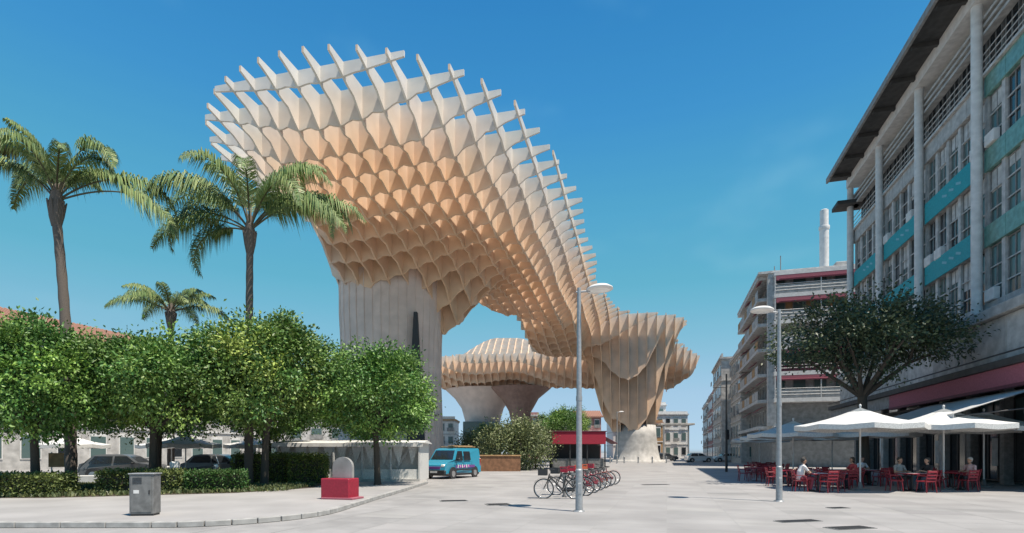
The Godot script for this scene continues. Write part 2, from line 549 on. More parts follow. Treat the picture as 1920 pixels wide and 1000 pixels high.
func office_building() -> void:
	var rng := RandomNumberGenerator.new()
	rng.seed = 12
	var b := thing("office_building", "tall grey office building with round columns, ribbon windows and a deep overhanging roof", "building", V(23.9, 0, 27), STREET)
	var x0 := -7.2
	var x1 := 19.7
	part(b, "core", MB.new().span(x0, x1 - 0.02, 5.2, 23.9, 0.7, 13.0), M.facade_dark)
	var bay := 6.46
	var bands := [[7.7, 9.05], [11.9, 12.95], [15.7, 16.8], [19.5, 20.5]]
	var xs := [x0, 0.0, bay, bay * 2, bay * 3, x1]
	for k in bands.size():
		for i in xs.size() - 1:
			var a: float = xs[i] + 0.012
			var e: float = xs[i + 1] - 0.012
			if e - a < 0.2: continue
			var near: bool = i == 0
			var n := 4
			for j in n:                               # spandrel panels with open joints
				var p0 := lerpf(a, e, float(j) / n) + 0.012
				var p1 := lerpf(a, e, float(j + 1) / n) - 0.012
				var s := MB.new().cbox(Vector3((p0 + p1) / 2, (bands[k][0] + bands[k][1]) / 2, 0.2), Vector3(p1 - p0, bands[k][1] - bands[k][0], 0.4), 0.015)
				part(b, "panel", s, M.green_panel if near and k > 0 else M.facade)
	var rows := [[9.05, 11.9], [12.95, 15.7], [16.8, 19.5]]
	for r in rows:
		for i in xs.size() - 1:
			var a: float = xs[i]
			var e: float = xs[i + 1]
			if e - a < 0.5: continue
			for j in 5:
				var c := lerpf(a, e, (j + 0.5) / 5)
				var w := (e - a) / 5
				part(b, "pier", MB.new().span(c + w / 2 - 0.14, c + w / 2 + 0.14, r[0], r[1], 0.1, 0.5), M.facade_pale if j % 2 else M.facade)
				pane_in(b, c, r[0] + 0.02, 0.2, w - 0.3, r[1] - r[0] - 0.04, M.facade_dark, M.glass if rng.randf() < 0.4 else M.glass_grey)
				if rng.randf() < 0.5:                 # a blind part way down behind the glass
					part(b, "blind", MB.new().span(c - w / 2 + 0.26, c + w / 2 - 0.26, r[1] - rng.randf_range(0.5, 1.7), r[1] - 0.1, 0.215, 0.235), M.facade_pale)
				if rng.randf() < 0.22:                # air conditioner on the ledge
					part(b, "air_conditioner", MB.new().cbox(Vector3(c, r[0] + 0.32, 0.0), Vector3(0.8, 0.6, 0.3), 0.03), M.white)
			for f in [0.27, 0.62]:
				part(b, "transom", MB.new().span(a + 0.2, e - 0.2, lerpf(r[0], r[1], f) - 0.03, lerpf(r[0], r[1], f) + 0.03, 0.155, 0.195), M.facade_pale)
	# top floor set back behind a railing
	part(b, "loggia_floor", MB.new().span(x0, x1, 20.51, 20.65, -0.15, 0.69), M.facade_pale)
	for i in 20:
		var c := lerpf(x0, x1, (i + 0.5) / 20)
		pane_in(b, c, 20.9, 0.58, 1.1, 2.2, M.facade_dark, M.glass)
	for h in [20.95, 21.3, 21.65]:
		part(b, "rail", MB.new().tube([Vector3(x0, h, -0.06), Vector3(x1, h, -0.06)], 0.03, 6), M.facade_pale)
	for h in [22.6, 23.0, 23.4]:
		part(b, "louvre", MB.new().span(x0, x1, h, h + 0.16, -0.1, 0.3), M.facade)
	for i in 5:
		if i == 4: continue
		var cx := bay * i
		part(b, "column", MB.new().tube([Vector3(cx, 8.2, -0.3), Vector3(cx, 24.2, -0.3)], 0.24, 18), M.white)
	part(b, "column", MB.new().tube([Vector3(x1 - 0.2, 5.0, -0.3), Vector3(x1 - 0.2, 22.6, -0.3)], 0.22, 14), M.white)
	# roof: light cornice, then the dark overhang
	var roof := part(b, "roof", MB.new().span(x0, x1 - 0.3, 24.95, 25.4, -2.0, 13.0), M.roof_dark)
	part(roof, "cornice", MB.new().span(x0, x1 - 0.3, 24.2, 24.94, -0.6, 0.8), M.white)
	part(roof, "gutter", MB.new().span(x0, x1 - 0.3, 24.85, 25.25, -2.16, -2.002), M.facade_dark)
	for i in 9:
		part(roof, "bracket", MB.new().span(lerpf(x0, x1, (i + 0.5) / 9.0) - 0.12, lerpf(x0, x1, (i + 0.5) / 9.0) + 0.12, 24.7, 24.94, -1.9, -0.602), M.roof_dark)
	part(b, "lower_eave", MB.new().span(x1 - 1.2, x1 + 0.5, 22.6, 22.9, -1.5, 0.68), M.roof_dark)
	# first floor slab, parapet, shop fronts
	part(b, "ledge", MB.new().cbox(Vector3((x0 + x1) / 2, 7.95, -0.72), Vector3(x1 - x0, 0.5, 1.1), 0.03), M.facade)
	for i in 8:
		var a := lerpf(x0, x1, i / 8.0) + 0.015
		var e := lerpf(x0, x1, (i + 1) / 8.0) - 0.015
		part(b, "parapet_panel", MB.new().cbox(Vector3((a + e) / 2, 6.6, -0.9), Vector3(e - a, 2.15, 0.2), 0.02), M.facade if i % 3 else M.facade_pale)
	part(b, "canopy_slab", MB.new().span(x0, x1, 5.2, 5.5, -1.9, 0.69), M.roof_dark)
	part(b, "canopy_rail", MB.new().tube([Vector3(x0, 5.75, -1.85), Vector3(x1, 5.75, -1.85)], 0.035, 6), M.dark)
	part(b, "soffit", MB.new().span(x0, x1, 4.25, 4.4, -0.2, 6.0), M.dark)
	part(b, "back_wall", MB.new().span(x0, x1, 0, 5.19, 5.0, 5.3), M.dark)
	for i in 10:
		var cx := lerpf(x0, x1, i / 9.0)
		part(b, "pillar", MB.new().cbox(Vector3(cx, 2.6, 0.35), Vector3(0.42, 5.18, 0.42), 0.03), M.facade if i % 3 == 1 else M.grey_paint)
		if i < 9:
			var e := lerpf(x0, x1, (i + 1) / 9.0)
			var w := e - cx - 0.44
			var mid := (cx + e) / 2
			for j in 3:
				pane_in(b, mid + (j - 1) * w / 3, 0.15, 0.5, w / 3, 2.6, M.dark, M.glass)
			pane_in(b, mid, 2.8, 0.5, w, 1.4, M.dark, M.glass_grey)
			if i in [1, 2, 4]: part(b, "poster", MB.new().span(mid - 0.55, mid - 0.05, 0.9, 2.3, 0.44, 0.47), M.facade_pale)
	part(b, "fascia", MB.new().span(x0, 6.9, 4.42, 5.18, -1.75, -1.55), M.rose)
	part(b, "fascia_edge", MB.new().span(x0, 6.9, 4.28, 4.41, -1.8, -1.5), M.maroon)
	part(b, "dark_fascia", MB.new().span(6.92, x1, 4.42, 5.18, -1.7, -1.5), M.facade_dark)
	# teal banners hung on the spandrels, with pale brush marks
	var where := ["nearest the camera", "in the middle bay", "at the far end"]
	for k in 2:
		for i in 3:
			var o := thing("banner", "%s teal banner %s of the grey office building" % ["upper" if k == 1 else "lower", where[i]], "banner", b.position, STREET, "teal banners on the office building")
			var y0: float = bands[1 + k][0] - 0.05
			var y1: float = bands[1 + k][1] + 0.08
			var a: float = xs[1 + i] + 0.3
			var e: float = xs[2 + i] - 0.3
			part(o, "cloth", MB.new().cbox(Vector3((a + e) / 2, (y0 + y1) / 2, -0.09), Vector3(e - a, y1 - y0, 0.05), 0.01), M.teal)
			for j in 3:
				var cx := lerpf(a, e, 0.32 + 0.13 * j)
				part(o, "mark", MB.new().box(Vector3(cx, (y0 + y1) / 2 + 0.02, -0.122), Vector3(0.55, 0.13, 0.012), Basis(Vector3.BACK, 0.35)), M.teal_light)
	# awning over the shop front at the near end
	var aw := thing("awning", "grey sloping shop awning jutting out at the near end of the red fascia", "awning", b.position, STREET)
	var am := MB.new()
	am.poly([Vector3(-7.0, 4.2, -1.3), Vector3(2.4, 4.2, -1.3), Vector3(2.4, 3.15, -4.3), Vector3(-7.0, 3.15, -4.3)], Vector3(0, 1, -1))
	am.poly([Vector3(-7.0, 4.17, -1.3), Vector3(2.4, 4.17, -1.3), Vector3(2.4, 3.12, -4.3), Vector3(-7.0, 3.12, -4.3)], Vector3(0, -1, 1))
	part(aw, "cloth", am, M.grey_canvas)
	part(aw, "valance", MB.new().span(-7.0, 2.4, 2.88, 3.14, -4.33, -4.31), M.grey_canvas)
	for x in [-6.9, -2.3, 2.3]:
		part(aw, "arm", MB.new().tube([Vector3(x, 3.4, -1.2), Vector3(x, 3.05, -4.2)], 0.03, 6), M.dark)

func balcony_building() -> void:
	var b := thing("apartment_building", "grey apartment block with white balcony slabs, rose awnings and a white chimney", "building", V(27.7, 0, 58), STREET)
	var L := 17.0
	part(b, "core", MB.new().span(0.02, L, 0, 20.6, 0.6, 14.0), M.facade_dark)
	var lv := [4.4, 7.3, 10.1, 12.85, 15.6, 18.35, 20.7]
	part(b, "corner_pier", MB.new().span(-0.9, -0.1, 4.4, 21.0, 0.0, 0.8), M.facade_pale)
	for k in lv.size():
		var h: float = lv[k]
		var sl := MB.new()
		var pts := PackedVector2Array([Vector2(-1.5, 0.5), Vector2(-1.5, 9.3), Vector2(-1.2, 10.4), Vector2(-0.4, 11.2), Vector2(0.0, 11.4), Vector2(0.0, 0.5)])
		for i in pts.size():
			var p := pts[i]
			var q := pts[(i + 1) % pts.size()]
			sl.poly([Vector3(p.x, h, p.y), Vector3(q.x, h, q.y), Vector3(q.x, h - 0.42, q.y), Vector3(p.x, h - 0.42, p.y)], Vector3((p.x + q.x) / 2 + 0.5, 0, (p.y + q.y) / 2 - 6))
		var t := Geometry2D.triangulate_polygon(pts)
		for y in [h, h - 0.42]:
			for i in range(0, t.size(), 3):
				sl.poly([Vector3(pts[t[i]].x, y, pts[t[i]].y), Vector3(pts[t[i + 1]].x, y, pts[t[i + 1]].y), Vector3(pts[t[i + 2]].x, y, pts[t[i + 2]].y)], Vector3(0, 1 if y == h else -1, 0))
		part(b, "balcony_slab", sl, M.white)
		part(b, "street_slab", MB.new().span(0.0, L, h - 0.35, h, -0.9, 0.59), M.facade_pale)
		if k in [2, 3, 5, 6]: part(b, "blind_valance", MB.new().span(-1.49, -1.45, h - 0.95, h - 0.43, 0.7, 9.0), M.rose)
		if k == lv.size() - 1: continue
		if k > 0:
			part(b, "end_wall", MB.new().span(-0.02, 0.018, h, lv[k + 1] - 0.42, 0.6, 13.9), M.facade if k % 2 else M.ochre)
			for j in 5:
				pane_glass_x(b, -0.03, 1.2 + j * 2.0, h + 0.1, 1.3, 2.0, M.facade_dark, M.glass_grey)
			for f in [0.35, 0.65, 1.0]:
				part(b, "rail", MB.new().tube([Vector3(-1.45, h + f, 0.6), Vector3(-1.45, h + f, 9.3), Vector3(-1.15, h + f, 10.3), Vector3(-0.1, h + f, 11.2)], 0.035, 5), M.white)
			part(b, "rail_panel", MB.new().span(-1.42, -1.40, h + 0.05, h + 0.9, 0.7, 9.2), M.facade if k != 2 else M.maroon)
			if k in [1, 2, 4, 5]:
				part(b, "awning", MB.new().box(Vector3(-0.85, lv[k + 1] - 0.62, 4.8), Vector3(1.5, 0.06, 7.6), Basis(Vector3.BACK, 0.3)), M.rose)
			for z in [0.55, 4.9, 9.2]:
				part(b, "post", MB.new().span(-1.48, -1.40, h, lv[k + 1] - 0.42, z, z + 0.08), M.white)
		for j in 8:
			var cx := 1.1 + j * 2.1
			pane_in(b, cx, h + 0.35, 0.53, 1.2, 1.7, M.facade_pale, M.glass)
			if k > 0: part(b, "street_rail", MB.new().span(cx - 0.95, cx + 0.95, h + 0.05, h + 0.95, -0.88, -0.84), M.ochre if (k + j) % 3 == 0 else M.facade)
			if (k + j) % 4 == 1: part(b, "street_awning", MB.new().box(Vector3(cx, h + 2.0, -0.4), Vector3(1.7, 0.05, 1.0), Basis(Vector3.RIGHT, -0.6)), M.rose)
	var roof := part(b, "roof", MB.new().span(-1.0, L, 20.71, 20.95, -0.95, 14.2), M.facade_pale)
	for x in [0.6, 4.0, 7.5]:
		part(roof, "aerial", MB.new().tube([Vector3(x, 20.95, 1.5), Vector3(x, 23.0, 1.5)], 0.05, 5), M.facade_dark)
	part(roof, "vent", MB.new().cbox(Vector3(2.5, 21.6, 8.0), Vector3(1.2, 1.3, 1.6), 0.05), M.facade)
	part(roof, "chimney", MB.new().lathe([Vector2(0.48, 20.95), Vector2(0.48, 27.2), Vector2(0.56, 27.25), Vector2(0.56, 27.6), Vector2(0.44, 27.7), Vector2(0.44, 29.4), Vector2(0.34, 29.5), Vector2(0, 29.5)], 20, Vector3(5.6, 0, 7.0)), M.white)

func pane_glass_x(parent: Node, x: float, z: float, y: float, w: float, h: float, fm: Material, gm: Material) -> void:
	var f := MB.new()
	for s in [-1.0, 1.0]:
		f.box(Vector3(x - 0.03, y + h / 2, z + s * (w / 2 - 0.04)), Vector3(0.08, h, 0.08))
		f.box(Vector3(x - 0.03, y + h / 2 + s * (h / 2 - 0.04), z), Vector3(0.08, 0.08, w - 0.16))
	var o := part(parent, "window", f, fm)
	part(o, "pane", MB.new().box(Vector3(x - 0.02, y + h / 2, z), Vector3(0.03, h - 0.1, w - 0.1)), gm)

func block(called: String, label: String, at: Vector3, turn: float, w: float, h: float, dep: float, floors: int, cols: int, wall: Material, roof_m: Material, ends := 0, trim: Material = null, pitched := false) -> Node3D:
	# a plain far building: front wall at z = 0 facing -z in its own axes
	var b := thing(called, label, "building", at, turn)
	part(b, "wall", MB.new().span(0, w, 0, h, 0, dep), wall)
	var fh := h / floors
	var tm: Material = trim if trim else M.facade_pale
	for k in floors:
		for j in cols:
			var cx := w * (j + 0.5) / cols
			var ww := minf(w / cols * 0.5, 1.5)
			var y := k * fh + fh * 0.25
			part(b, "window", MB.new().span(cx - ww / 2 - 0.1, cx + ww / 2 + 0.1, y - 0.12, y + fh * 0.58, -0.07, 0.0), tm)
			part(b, "pane", MB.new().span(cx - ww / 2, cx + ww / 2, y, y + fh * 0.5, -0.1, -0.072), M.glass_grey if (k * 7 + j * 3) % 4 else M.glass)
			if k > 0 and (j + k) % 2 == 0: part(b, "balcony", MB.new().span(cx - ww / 2 - 0.25, cx + ww / 2 + 0.25, y - 0.2, y + 0.55, -0.5, -0.44), M.facade_dark)
		for j in ends:
			var cz := dep * (j + 0.5) / ends
			pane_glass_x(b, -0.02, cz, k * fh + fh * 0.28, 1.1, fh * 0.5, tm, M.glass_grey)
		part(b, "string_course", MB.new().span(-0.1, w + 0.1, (k + 1) * fh - 0.22, (k + 1) * fh - 0.02, -0.14, dep + 0.1), tm)
	if pitched:
		var r := MB.new()
		r.poly([Vector3(-0.4, h, -0.5), Vector3(w + 0.4, h, -0.5), Vector3(w + 0.4, h + dep * 0.22, dep / 2), Vector3(-0.4, h + dep * 0.22, dep / 2)], Vector3(0, 1, -0.4))
		r.poly([Vector3(-0.4, h, dep + 0.5), Vector3(w + 0.4, h, dep + 0.5), Vector3(w + 0.4, h + dep * 0.22, dep / 2), Vector3(-0.4, h + dep * 0.22, dep / 2)], Vector3(0, 1, 0.4))
		for x in [-0.4, w + 0.4]: r.poly([Vector3(x, h, -0.5), Vector3(x, h, dep + 0.5), Vector3(x, h + dep * 0.22, dep / 2)], Vector3(signf(x - 0.1), 0, 0))
		r.span(-0.4, w + 0.4, h - 0.25, h - 0.003, -0.55, -0.15)
		part(b, "roof", r, roof_m)
		if roof_m == M.tile:
			var ti := MB.new()
			var n := int((w + 0.8) / 0.45)
			for i in n:
				var x := -0.4 + (i + 0.5) * 0.45
				ti.tube([Vector3(x, h + 0.02, -0.5), Vector3(x, h + dep * 0.22, dep / 2)], 0.11, 5, true)
			part(b, "roof_tiles", ti, roof_m).set_meta("kind", "stuff")
	else:
		part(b, "roof", MB.new().span(-0.25, w + 0.25, h + 0.002, h + 0.3, -0.3, dep + 0.25), roof_m)
		part(b, "parapet", MB.new().span(0, w, h + 0.302, h + 0.9, 0.0, 0.25), wall)
	return b

func buildings() -> void:
	office_building()
	balcony_building()
	block("town_house", "narrow grey house beyond the apartment block with the flat roof", V(31.4, 0, 73), STREET, 12.0, 15.5, 12.0, 5, 4, M.facade, M.facade_pale, 4)
	block("town_house", "taller pale grey house at the far right of the street", V(33.8, 0, 86), STREET, 16.0, 16.6, 12.0, 5, 5, M.facade_pale, M.facade, 3)
	block("town_house", "rose house front far down the right side of the street", V(38.8, 0, 103), STREET, 12.0, 12.5, 12.0, 4, 4, M.pink_wall, M.facade, 3)
	block("town_house", "dark grey house with a white gable at the street's far end", V(42.5, 0, 116), STREET, 14.0, 12.0, 12.0, 4, 4, M.facade_dark, M.white, 3)
	# across the far end
	block("town_house", "white house with tall windows closing the far end of the street", V(44.5, 0, 135), PI, 8.0, 11.0, 10.0, 3, 4, M.white, M.facade_pale)
	block("town_house", "ochre orange house behind the pale gantry right of the canopy", V(36.2, 0, 128), PI, 7.0, 8.4, 8.0, 2, 3, M.ochre, M.tile, 0, M.white)
	block("town_house", "long white low house behind the stalk of the canopy", V(41.0, 0, 142), PI, 14.0, 14.0, 10.0, 4, 5, M.white, M.white)
	block("town_house", "pink house left under the arch of the canopy", V(6.5, 0, 130), PI, 6.0, 10.4, 8.0, 3, 3, M.pink_wall, M.facade_pale)
	block("town_house", "low white house with a flat roof between the pink houses", V(16.0, 0, 140), PI, 9.4, 9.0, 8.0, 3, 5, M.white, M.facade_pale)
	block("town_house", "rose house with a tiled roof right of the green tree under the arch", V(22.4, 0, 134), PI, 6.2, 10.5, 8.0, 3, 3, M.pink_wall, M.tile, 0, M.white, true)
	block("town_house", "white house with an ochre top storey left of the far canopy's stalk", V(-12.0, 0, 112), PI, 9.0, 8.2, 8.0, 3, 5, M.white, M.ochre, 0, M.facade)
	block("town_house", "plain grey house left behind the far canopy", V(-21.5, 0, 118), PI, 16.0, 9.5, 8.0, 3, 6, M.facade_pale, M.tile, 0, M.white, true)
	block("long_building", "long low building with a terracotta tiled roof behind the trees", V(-36.0, 0, 76), STREET + PI, 42.0, 12.7, 14.0, 3, 14, M.pale_concrete, M.tile, 0, M.white, true)
	block("long_building", "plain pale building beyond the terrace behind the orange trees", V(-26.0, 0, 84), PI + 0.3, 30.0, 9.0, 12.0, 3, 10, M.facade_pale, M.facade)

# ---------------------------------------------------------------- plants
func leaves_into(b: MB, centre: Vector3, out: Vector3, size: float, rng: RandomNumberGenerator, droop := 0.25) -> void:
	# one leaf: four corners folded along its middle
	var d := (out + Vector3(rng.randfn(), rng.randfn(), rng.randfn()) * 0.75 + Vector3.DOWN * droop).normalized()
	var s := d.cross(Vector3(rng.randfn(), rng.randfn(), rng.randfn())).normalized()
	var up := s.cross(d)
	var l := size * rng.randf_range(0.7, 1.3)
	var w := l * 0.27
	var n1 := (up + s * 0.35).normalized()
	var n2 := (up - s * 0.35).normalized()
	var a := centre
	var m := centre + d * l * 0.5 - up * l * 0.04
	var e := centre + d * l - up * l * 0.1
	var i0 := b.vert(a, up)
	var i1 := b.vert(m + s * w + up * w * 0.3, n2)
	var i2 := b.vert(e, up)
	var i3 := b.vert(m - s * w + up * w * 0.3, n1)
	b.tri(i0, i1, i2); b.tri(i0, i2, i3)

func crown_mesh(sd: int, r: Vector3, clumps: int, per: int, leaf: float, spread: float, base: Color, tips: Color, hollow := 0.62, flat := 0.0) -> MB:
	var rng := RandomNumberGenerator.new()
	rng.seed = sd
	var nz := FastNoiseLite.new()
	nz.seed = sd; nz.frequency = 0.9
	var b := MB.new()
	for k in clumps:
		var u := Vector3(rng.randfn(), rng.randfn(), rng.randfn()).normalized()
		if u.y < -0.55 and rng.randf() < 0.5: u.y = absf(u.y)
		var bump := 1.0 + 0.45 * nz.get_noise_3dv(u * 2.1)
		var rr := rng.randf_range(hollow, 1.0) * bump
		if flat > 0.0: u.y *= 1.0 - flat * rng.randf()
		var c := Vector3(u.x * r.x, u.y * r.y, u.z * r.z) * rr
		var tint := pow(rng.randf(), 1.5)
		var shade := rng.randf_range(0.65, 1.25)
		var fresh := 1.0 if rng.randf() < 0.16 else 0.0
		var sp := spread * rng.randf_range(0.7, 1.35)
		for j in per:
			var q := Vector3(rng.randfn(), rng.randfn() * 0.75, rng.randfn())
			var p := c + q * sp * 0.5
			var cc := base.lerp(tips, clampf(tint * 0.8 + rng.randf() * 0.15 + fresh * 0.5, 0.0, 1.2))
			b.col = cc * shade * rng.randf_range(0.9, 1.1)
			leaves_into(b, p, (u + q * 0.5).normalized(), leaf, rng)
	return b

func bark_mesh(sd: int, h: float, r: float, crown: Vector3, limbs: int) -> MB:
	var rng := RandomNumberGenerator.new()
	rng.seed = sd
	var b := MB.new()
	var lean := Vector3(rng.randf_range(-0.12, 0.12), 0, rng.randf_range(-0.12, 0.12))
	var top := Vector3(lean.x, h, lean.z)
	b.tube([Vector3(0, -0.05, 0), Vector3(0, 0.12, 0), Vector3(lean.x * 0.4, h * 0.5, lean.z * 0.4), top], [r * 1.5, r * 1.08, r * 0.92, r * 0.85], 10)
	for k in limbs:
		var a := TAU * (k + rng.randf() * 0.6) / limbs
		var e := rng.randf_range(0.35, 1.0)
		var end := top + Vector3(cos(a) * crown.x * 0.8 * e, crown.y * rng.randf_range(0.3, 1.3), sin(a) * crown.z * 0.8 * e)
		var mid := top.lerp(end, 0.5) + Vector3(0, crown.y * 0.1, 0) + Vector3(rng.randfn(), rng.randfn(), rng.randfn()) * 0.15
		b.tube([top - Vector3(0, 0.15, 0), mid, end], [r * 0.6, r * 0.35, r * 0.1], 7)
		for j in 2:
			var e2 := mid + Vector3(rng.randfn(), 0.6 + rng.randf(), rng.randfn()) * crown.y * 0.45
			b.tube([mid, mid.lerp(e2, 0.5) + Vector3(0.05, 0.08, 0), e2], [r * 0.3, r * 0.18, r * 0.05], 5)
	return b

func tree(called: String, label: String, group: String, at: Vector3, turn: float, crown: Mesh, trunk: Mesh, lift: float, sc := 1.0) -> Node3D:
	var t := thing(called, label, "tree", at, turn, group)
	var tr := part(t, "trunk", trunk, M.bark)
	tr.scale = Vector3.ONE * sc
	var c := part(t, "crown", crown, M.leaf, Vector3(0, lift * sc, 0))
	c.scale = Vector3.ONE * sc
	return t

func frond_mesh(length: float, rise: float, droop: float, sd: int, dry: bool, bare := 0.2) -> MB:
	# a rachis that leaves along +x, climbs by rise and hangs over; leaflets in rows down both sides
	var rng := RandomNumberGenerator.new()
	rng.seed = sd
	var b := MB.new()
	var pts := []
	var rad := []
	var p := Vector3.ZERO
	var ang := rise
	var n := 18
	for i in n + 1:
		pts.append(p)
		rad.append(lerpf(0.045, 0.008, float(i) / n))
		p += Vector3(cos(ang), sin(ang), 0) * length / n
		ang -= droop / n * (0.35 + 1.5 * float(i) / n)
	b.col = Color(0.09, 0.075, 0.04) if not dry else Color(0.14, 0.09, 0.05)
	b.tube(pts, rad, 5)
	var m := 112
	for i in m:
		var f := bare + (1.0 - bare) * float(i) / m
		var k := mini(int(f * n), n - 1)
		var o: Vector3 = pts[k].lerp(pts[k + 1], f * n - k)
		var t: Vector3 = (pts[k + 1] - pts[k]).normalized()
		for s in [-1.0, 1.0]:
			var l := 0.17 * length * sin(PI * clampf(0.12 + f * 0.86, 0, 1)) * rng.randf_range(0.75, 1.2) + 0.12
			var sd2 := Vector3(0, 0, s)
			var lift := rng.randf_range(-0.25, 0.5)
			var d := (t * 0.55 + sd2 * 0.75 + Vector3.UP * lift).normalized()
			var hang := Vector3.DOWN * l * rng.randf_range(0.5, 1.0)
			var mid := o + d * l * 0.5
			var e := o + d * l * 0.8 + hang
			var w := t * 0.021
			var up := d.cross(t).normalized()
			if up.y < 0: up = -up
			var g := rng.randf()
			b.col = Color(0.085, 0.165, 0.055).lerp(Color(0.28, 0.335, 0.13), g) if not dry else Color(0.17, 0.12, 0.06).lerp(Color(0.10, 0.10, 0.04), g)
			var i0 := b.vert(o - w, up)
			var i1 := b.vert(o + w, up)
			var i2 := b.vert(mid + w, up)
			var i3 := b.vert(mid - w, up)
			var i4 := b.vert(e, (up + sd2).normalized())
			b.tri(i0, i1, i2); b.tri(i0, i2, i3); b.tri(i3, i2, i4)
	return b

func palm(label: String, at: Vector3, h: float, r: float, lean: Vector3, fronds: Array, sd: int) -> Node3D:
	var t := thing("palm_tree", label, "palm tree", at, 0.0, "palms above the orange trees")
	var b := MB.new()
	var pts := []
	var rad := []
	for i in 25:
		var f := i / 24.0
		pts.append(Vector3(lean.x * f * f, h * f, lean.z * f * f))
		rad.append(r * lerpf(1.15, 0.85, f) * (1.05 if i % 2 else 0.96))
	b.tube(pts, rad, 12)
	part(t, "trunk", b, M.palm_bark)
	var top: Vector3 = pts[24]
	var sh := MB.new()
	sh.lathe([Vector2(r * 0.9, -0.3), Vector2(r * 1.35, 0.1), Vector2(r * 1.5, 0.6), Vector2(r * 1.0, 1.1), Vector2(r * 0.45, 1.5)], 12, top)
	for k in 9:
		var a := TAU * k / 9.0
		sh.tube([top + Vector3(cos(a) * r, 0.1, sin(a) * r), top + Vector3(cos(a) * r * 1.7, 0.75, sin(a) * r * 1.7)], [0.07, 0.03], 5)
	part(t, "crownshaft", sh, M.palm_bark)
	var k := 0
	for f in fronds:                       # [compass, rise, droop, length, dry]
		var m := part(t, "frond", frond_mesh(f[3], f[1], f[2], sd + k, f[4] > 0, f[5] if f.size() > 5 else 0.2), M.leaf, top + Vector3(0, 0.75, 0))
		m.rotation.y = f[0]
		k += 1
	return t

func hedge_mesh(sd: int, size: Vector3, n: int, base: Color, tips: Color, leaf := 0.09) -> MB:
	var rng := RandomNumberGenerator.new()
	rng.seed = sd
	var b := MB.new()
	for i in n:
		var p := Vector3(rng.randf_range(-0.5, 0.5), rng.randf(), rng.randf_range(-0.5, 0.5))
		var o := Vector3.UP
		var w := rng.randf()
		if w < 0.4: p.y = rng.randf_range(0.84, 1.02) + 0.12 * sin(p.x * 23.0 + p.z * 9.0) * rng.randf()
		elif w < 0.75: p.z = 0.5 * rng.randf_range(0.85, 1.05); o = Vector3(0, 0.3, 1)
		elif w < 0.88: p.x = -0.5 * rng.randf_range(0.9, 1.04); o = Vector3(-1, 0.3, 0)
		else: p.x = 0.5 * rng.randf_range(0.9, 1.04); o = Vector3(1, 0.3, 0)
		b.col = base.lerp(tips, rng.randf()) * rng.randf_range(0.8, 1.2)
		leaves_into(b, p * size, o, leaf, rng)
	return b

func hedge(label: String, at: Vector3, turn: float, size: Vector3, sd: int, n: int, base: Color, tips: Color) -> void:
	var t := thing("hedge", label, "hedge", at, turn)
	part(t, "stems", MB.new().box(Vector3(0, size.y * 0.42, 0), Vector3(size.x * 0.9, size.y * 0.84, size.z * 0.86)), M.bark)
	part(t, "foliage", hedge_mesh(sd, size, n, base, tips), M.leaf)

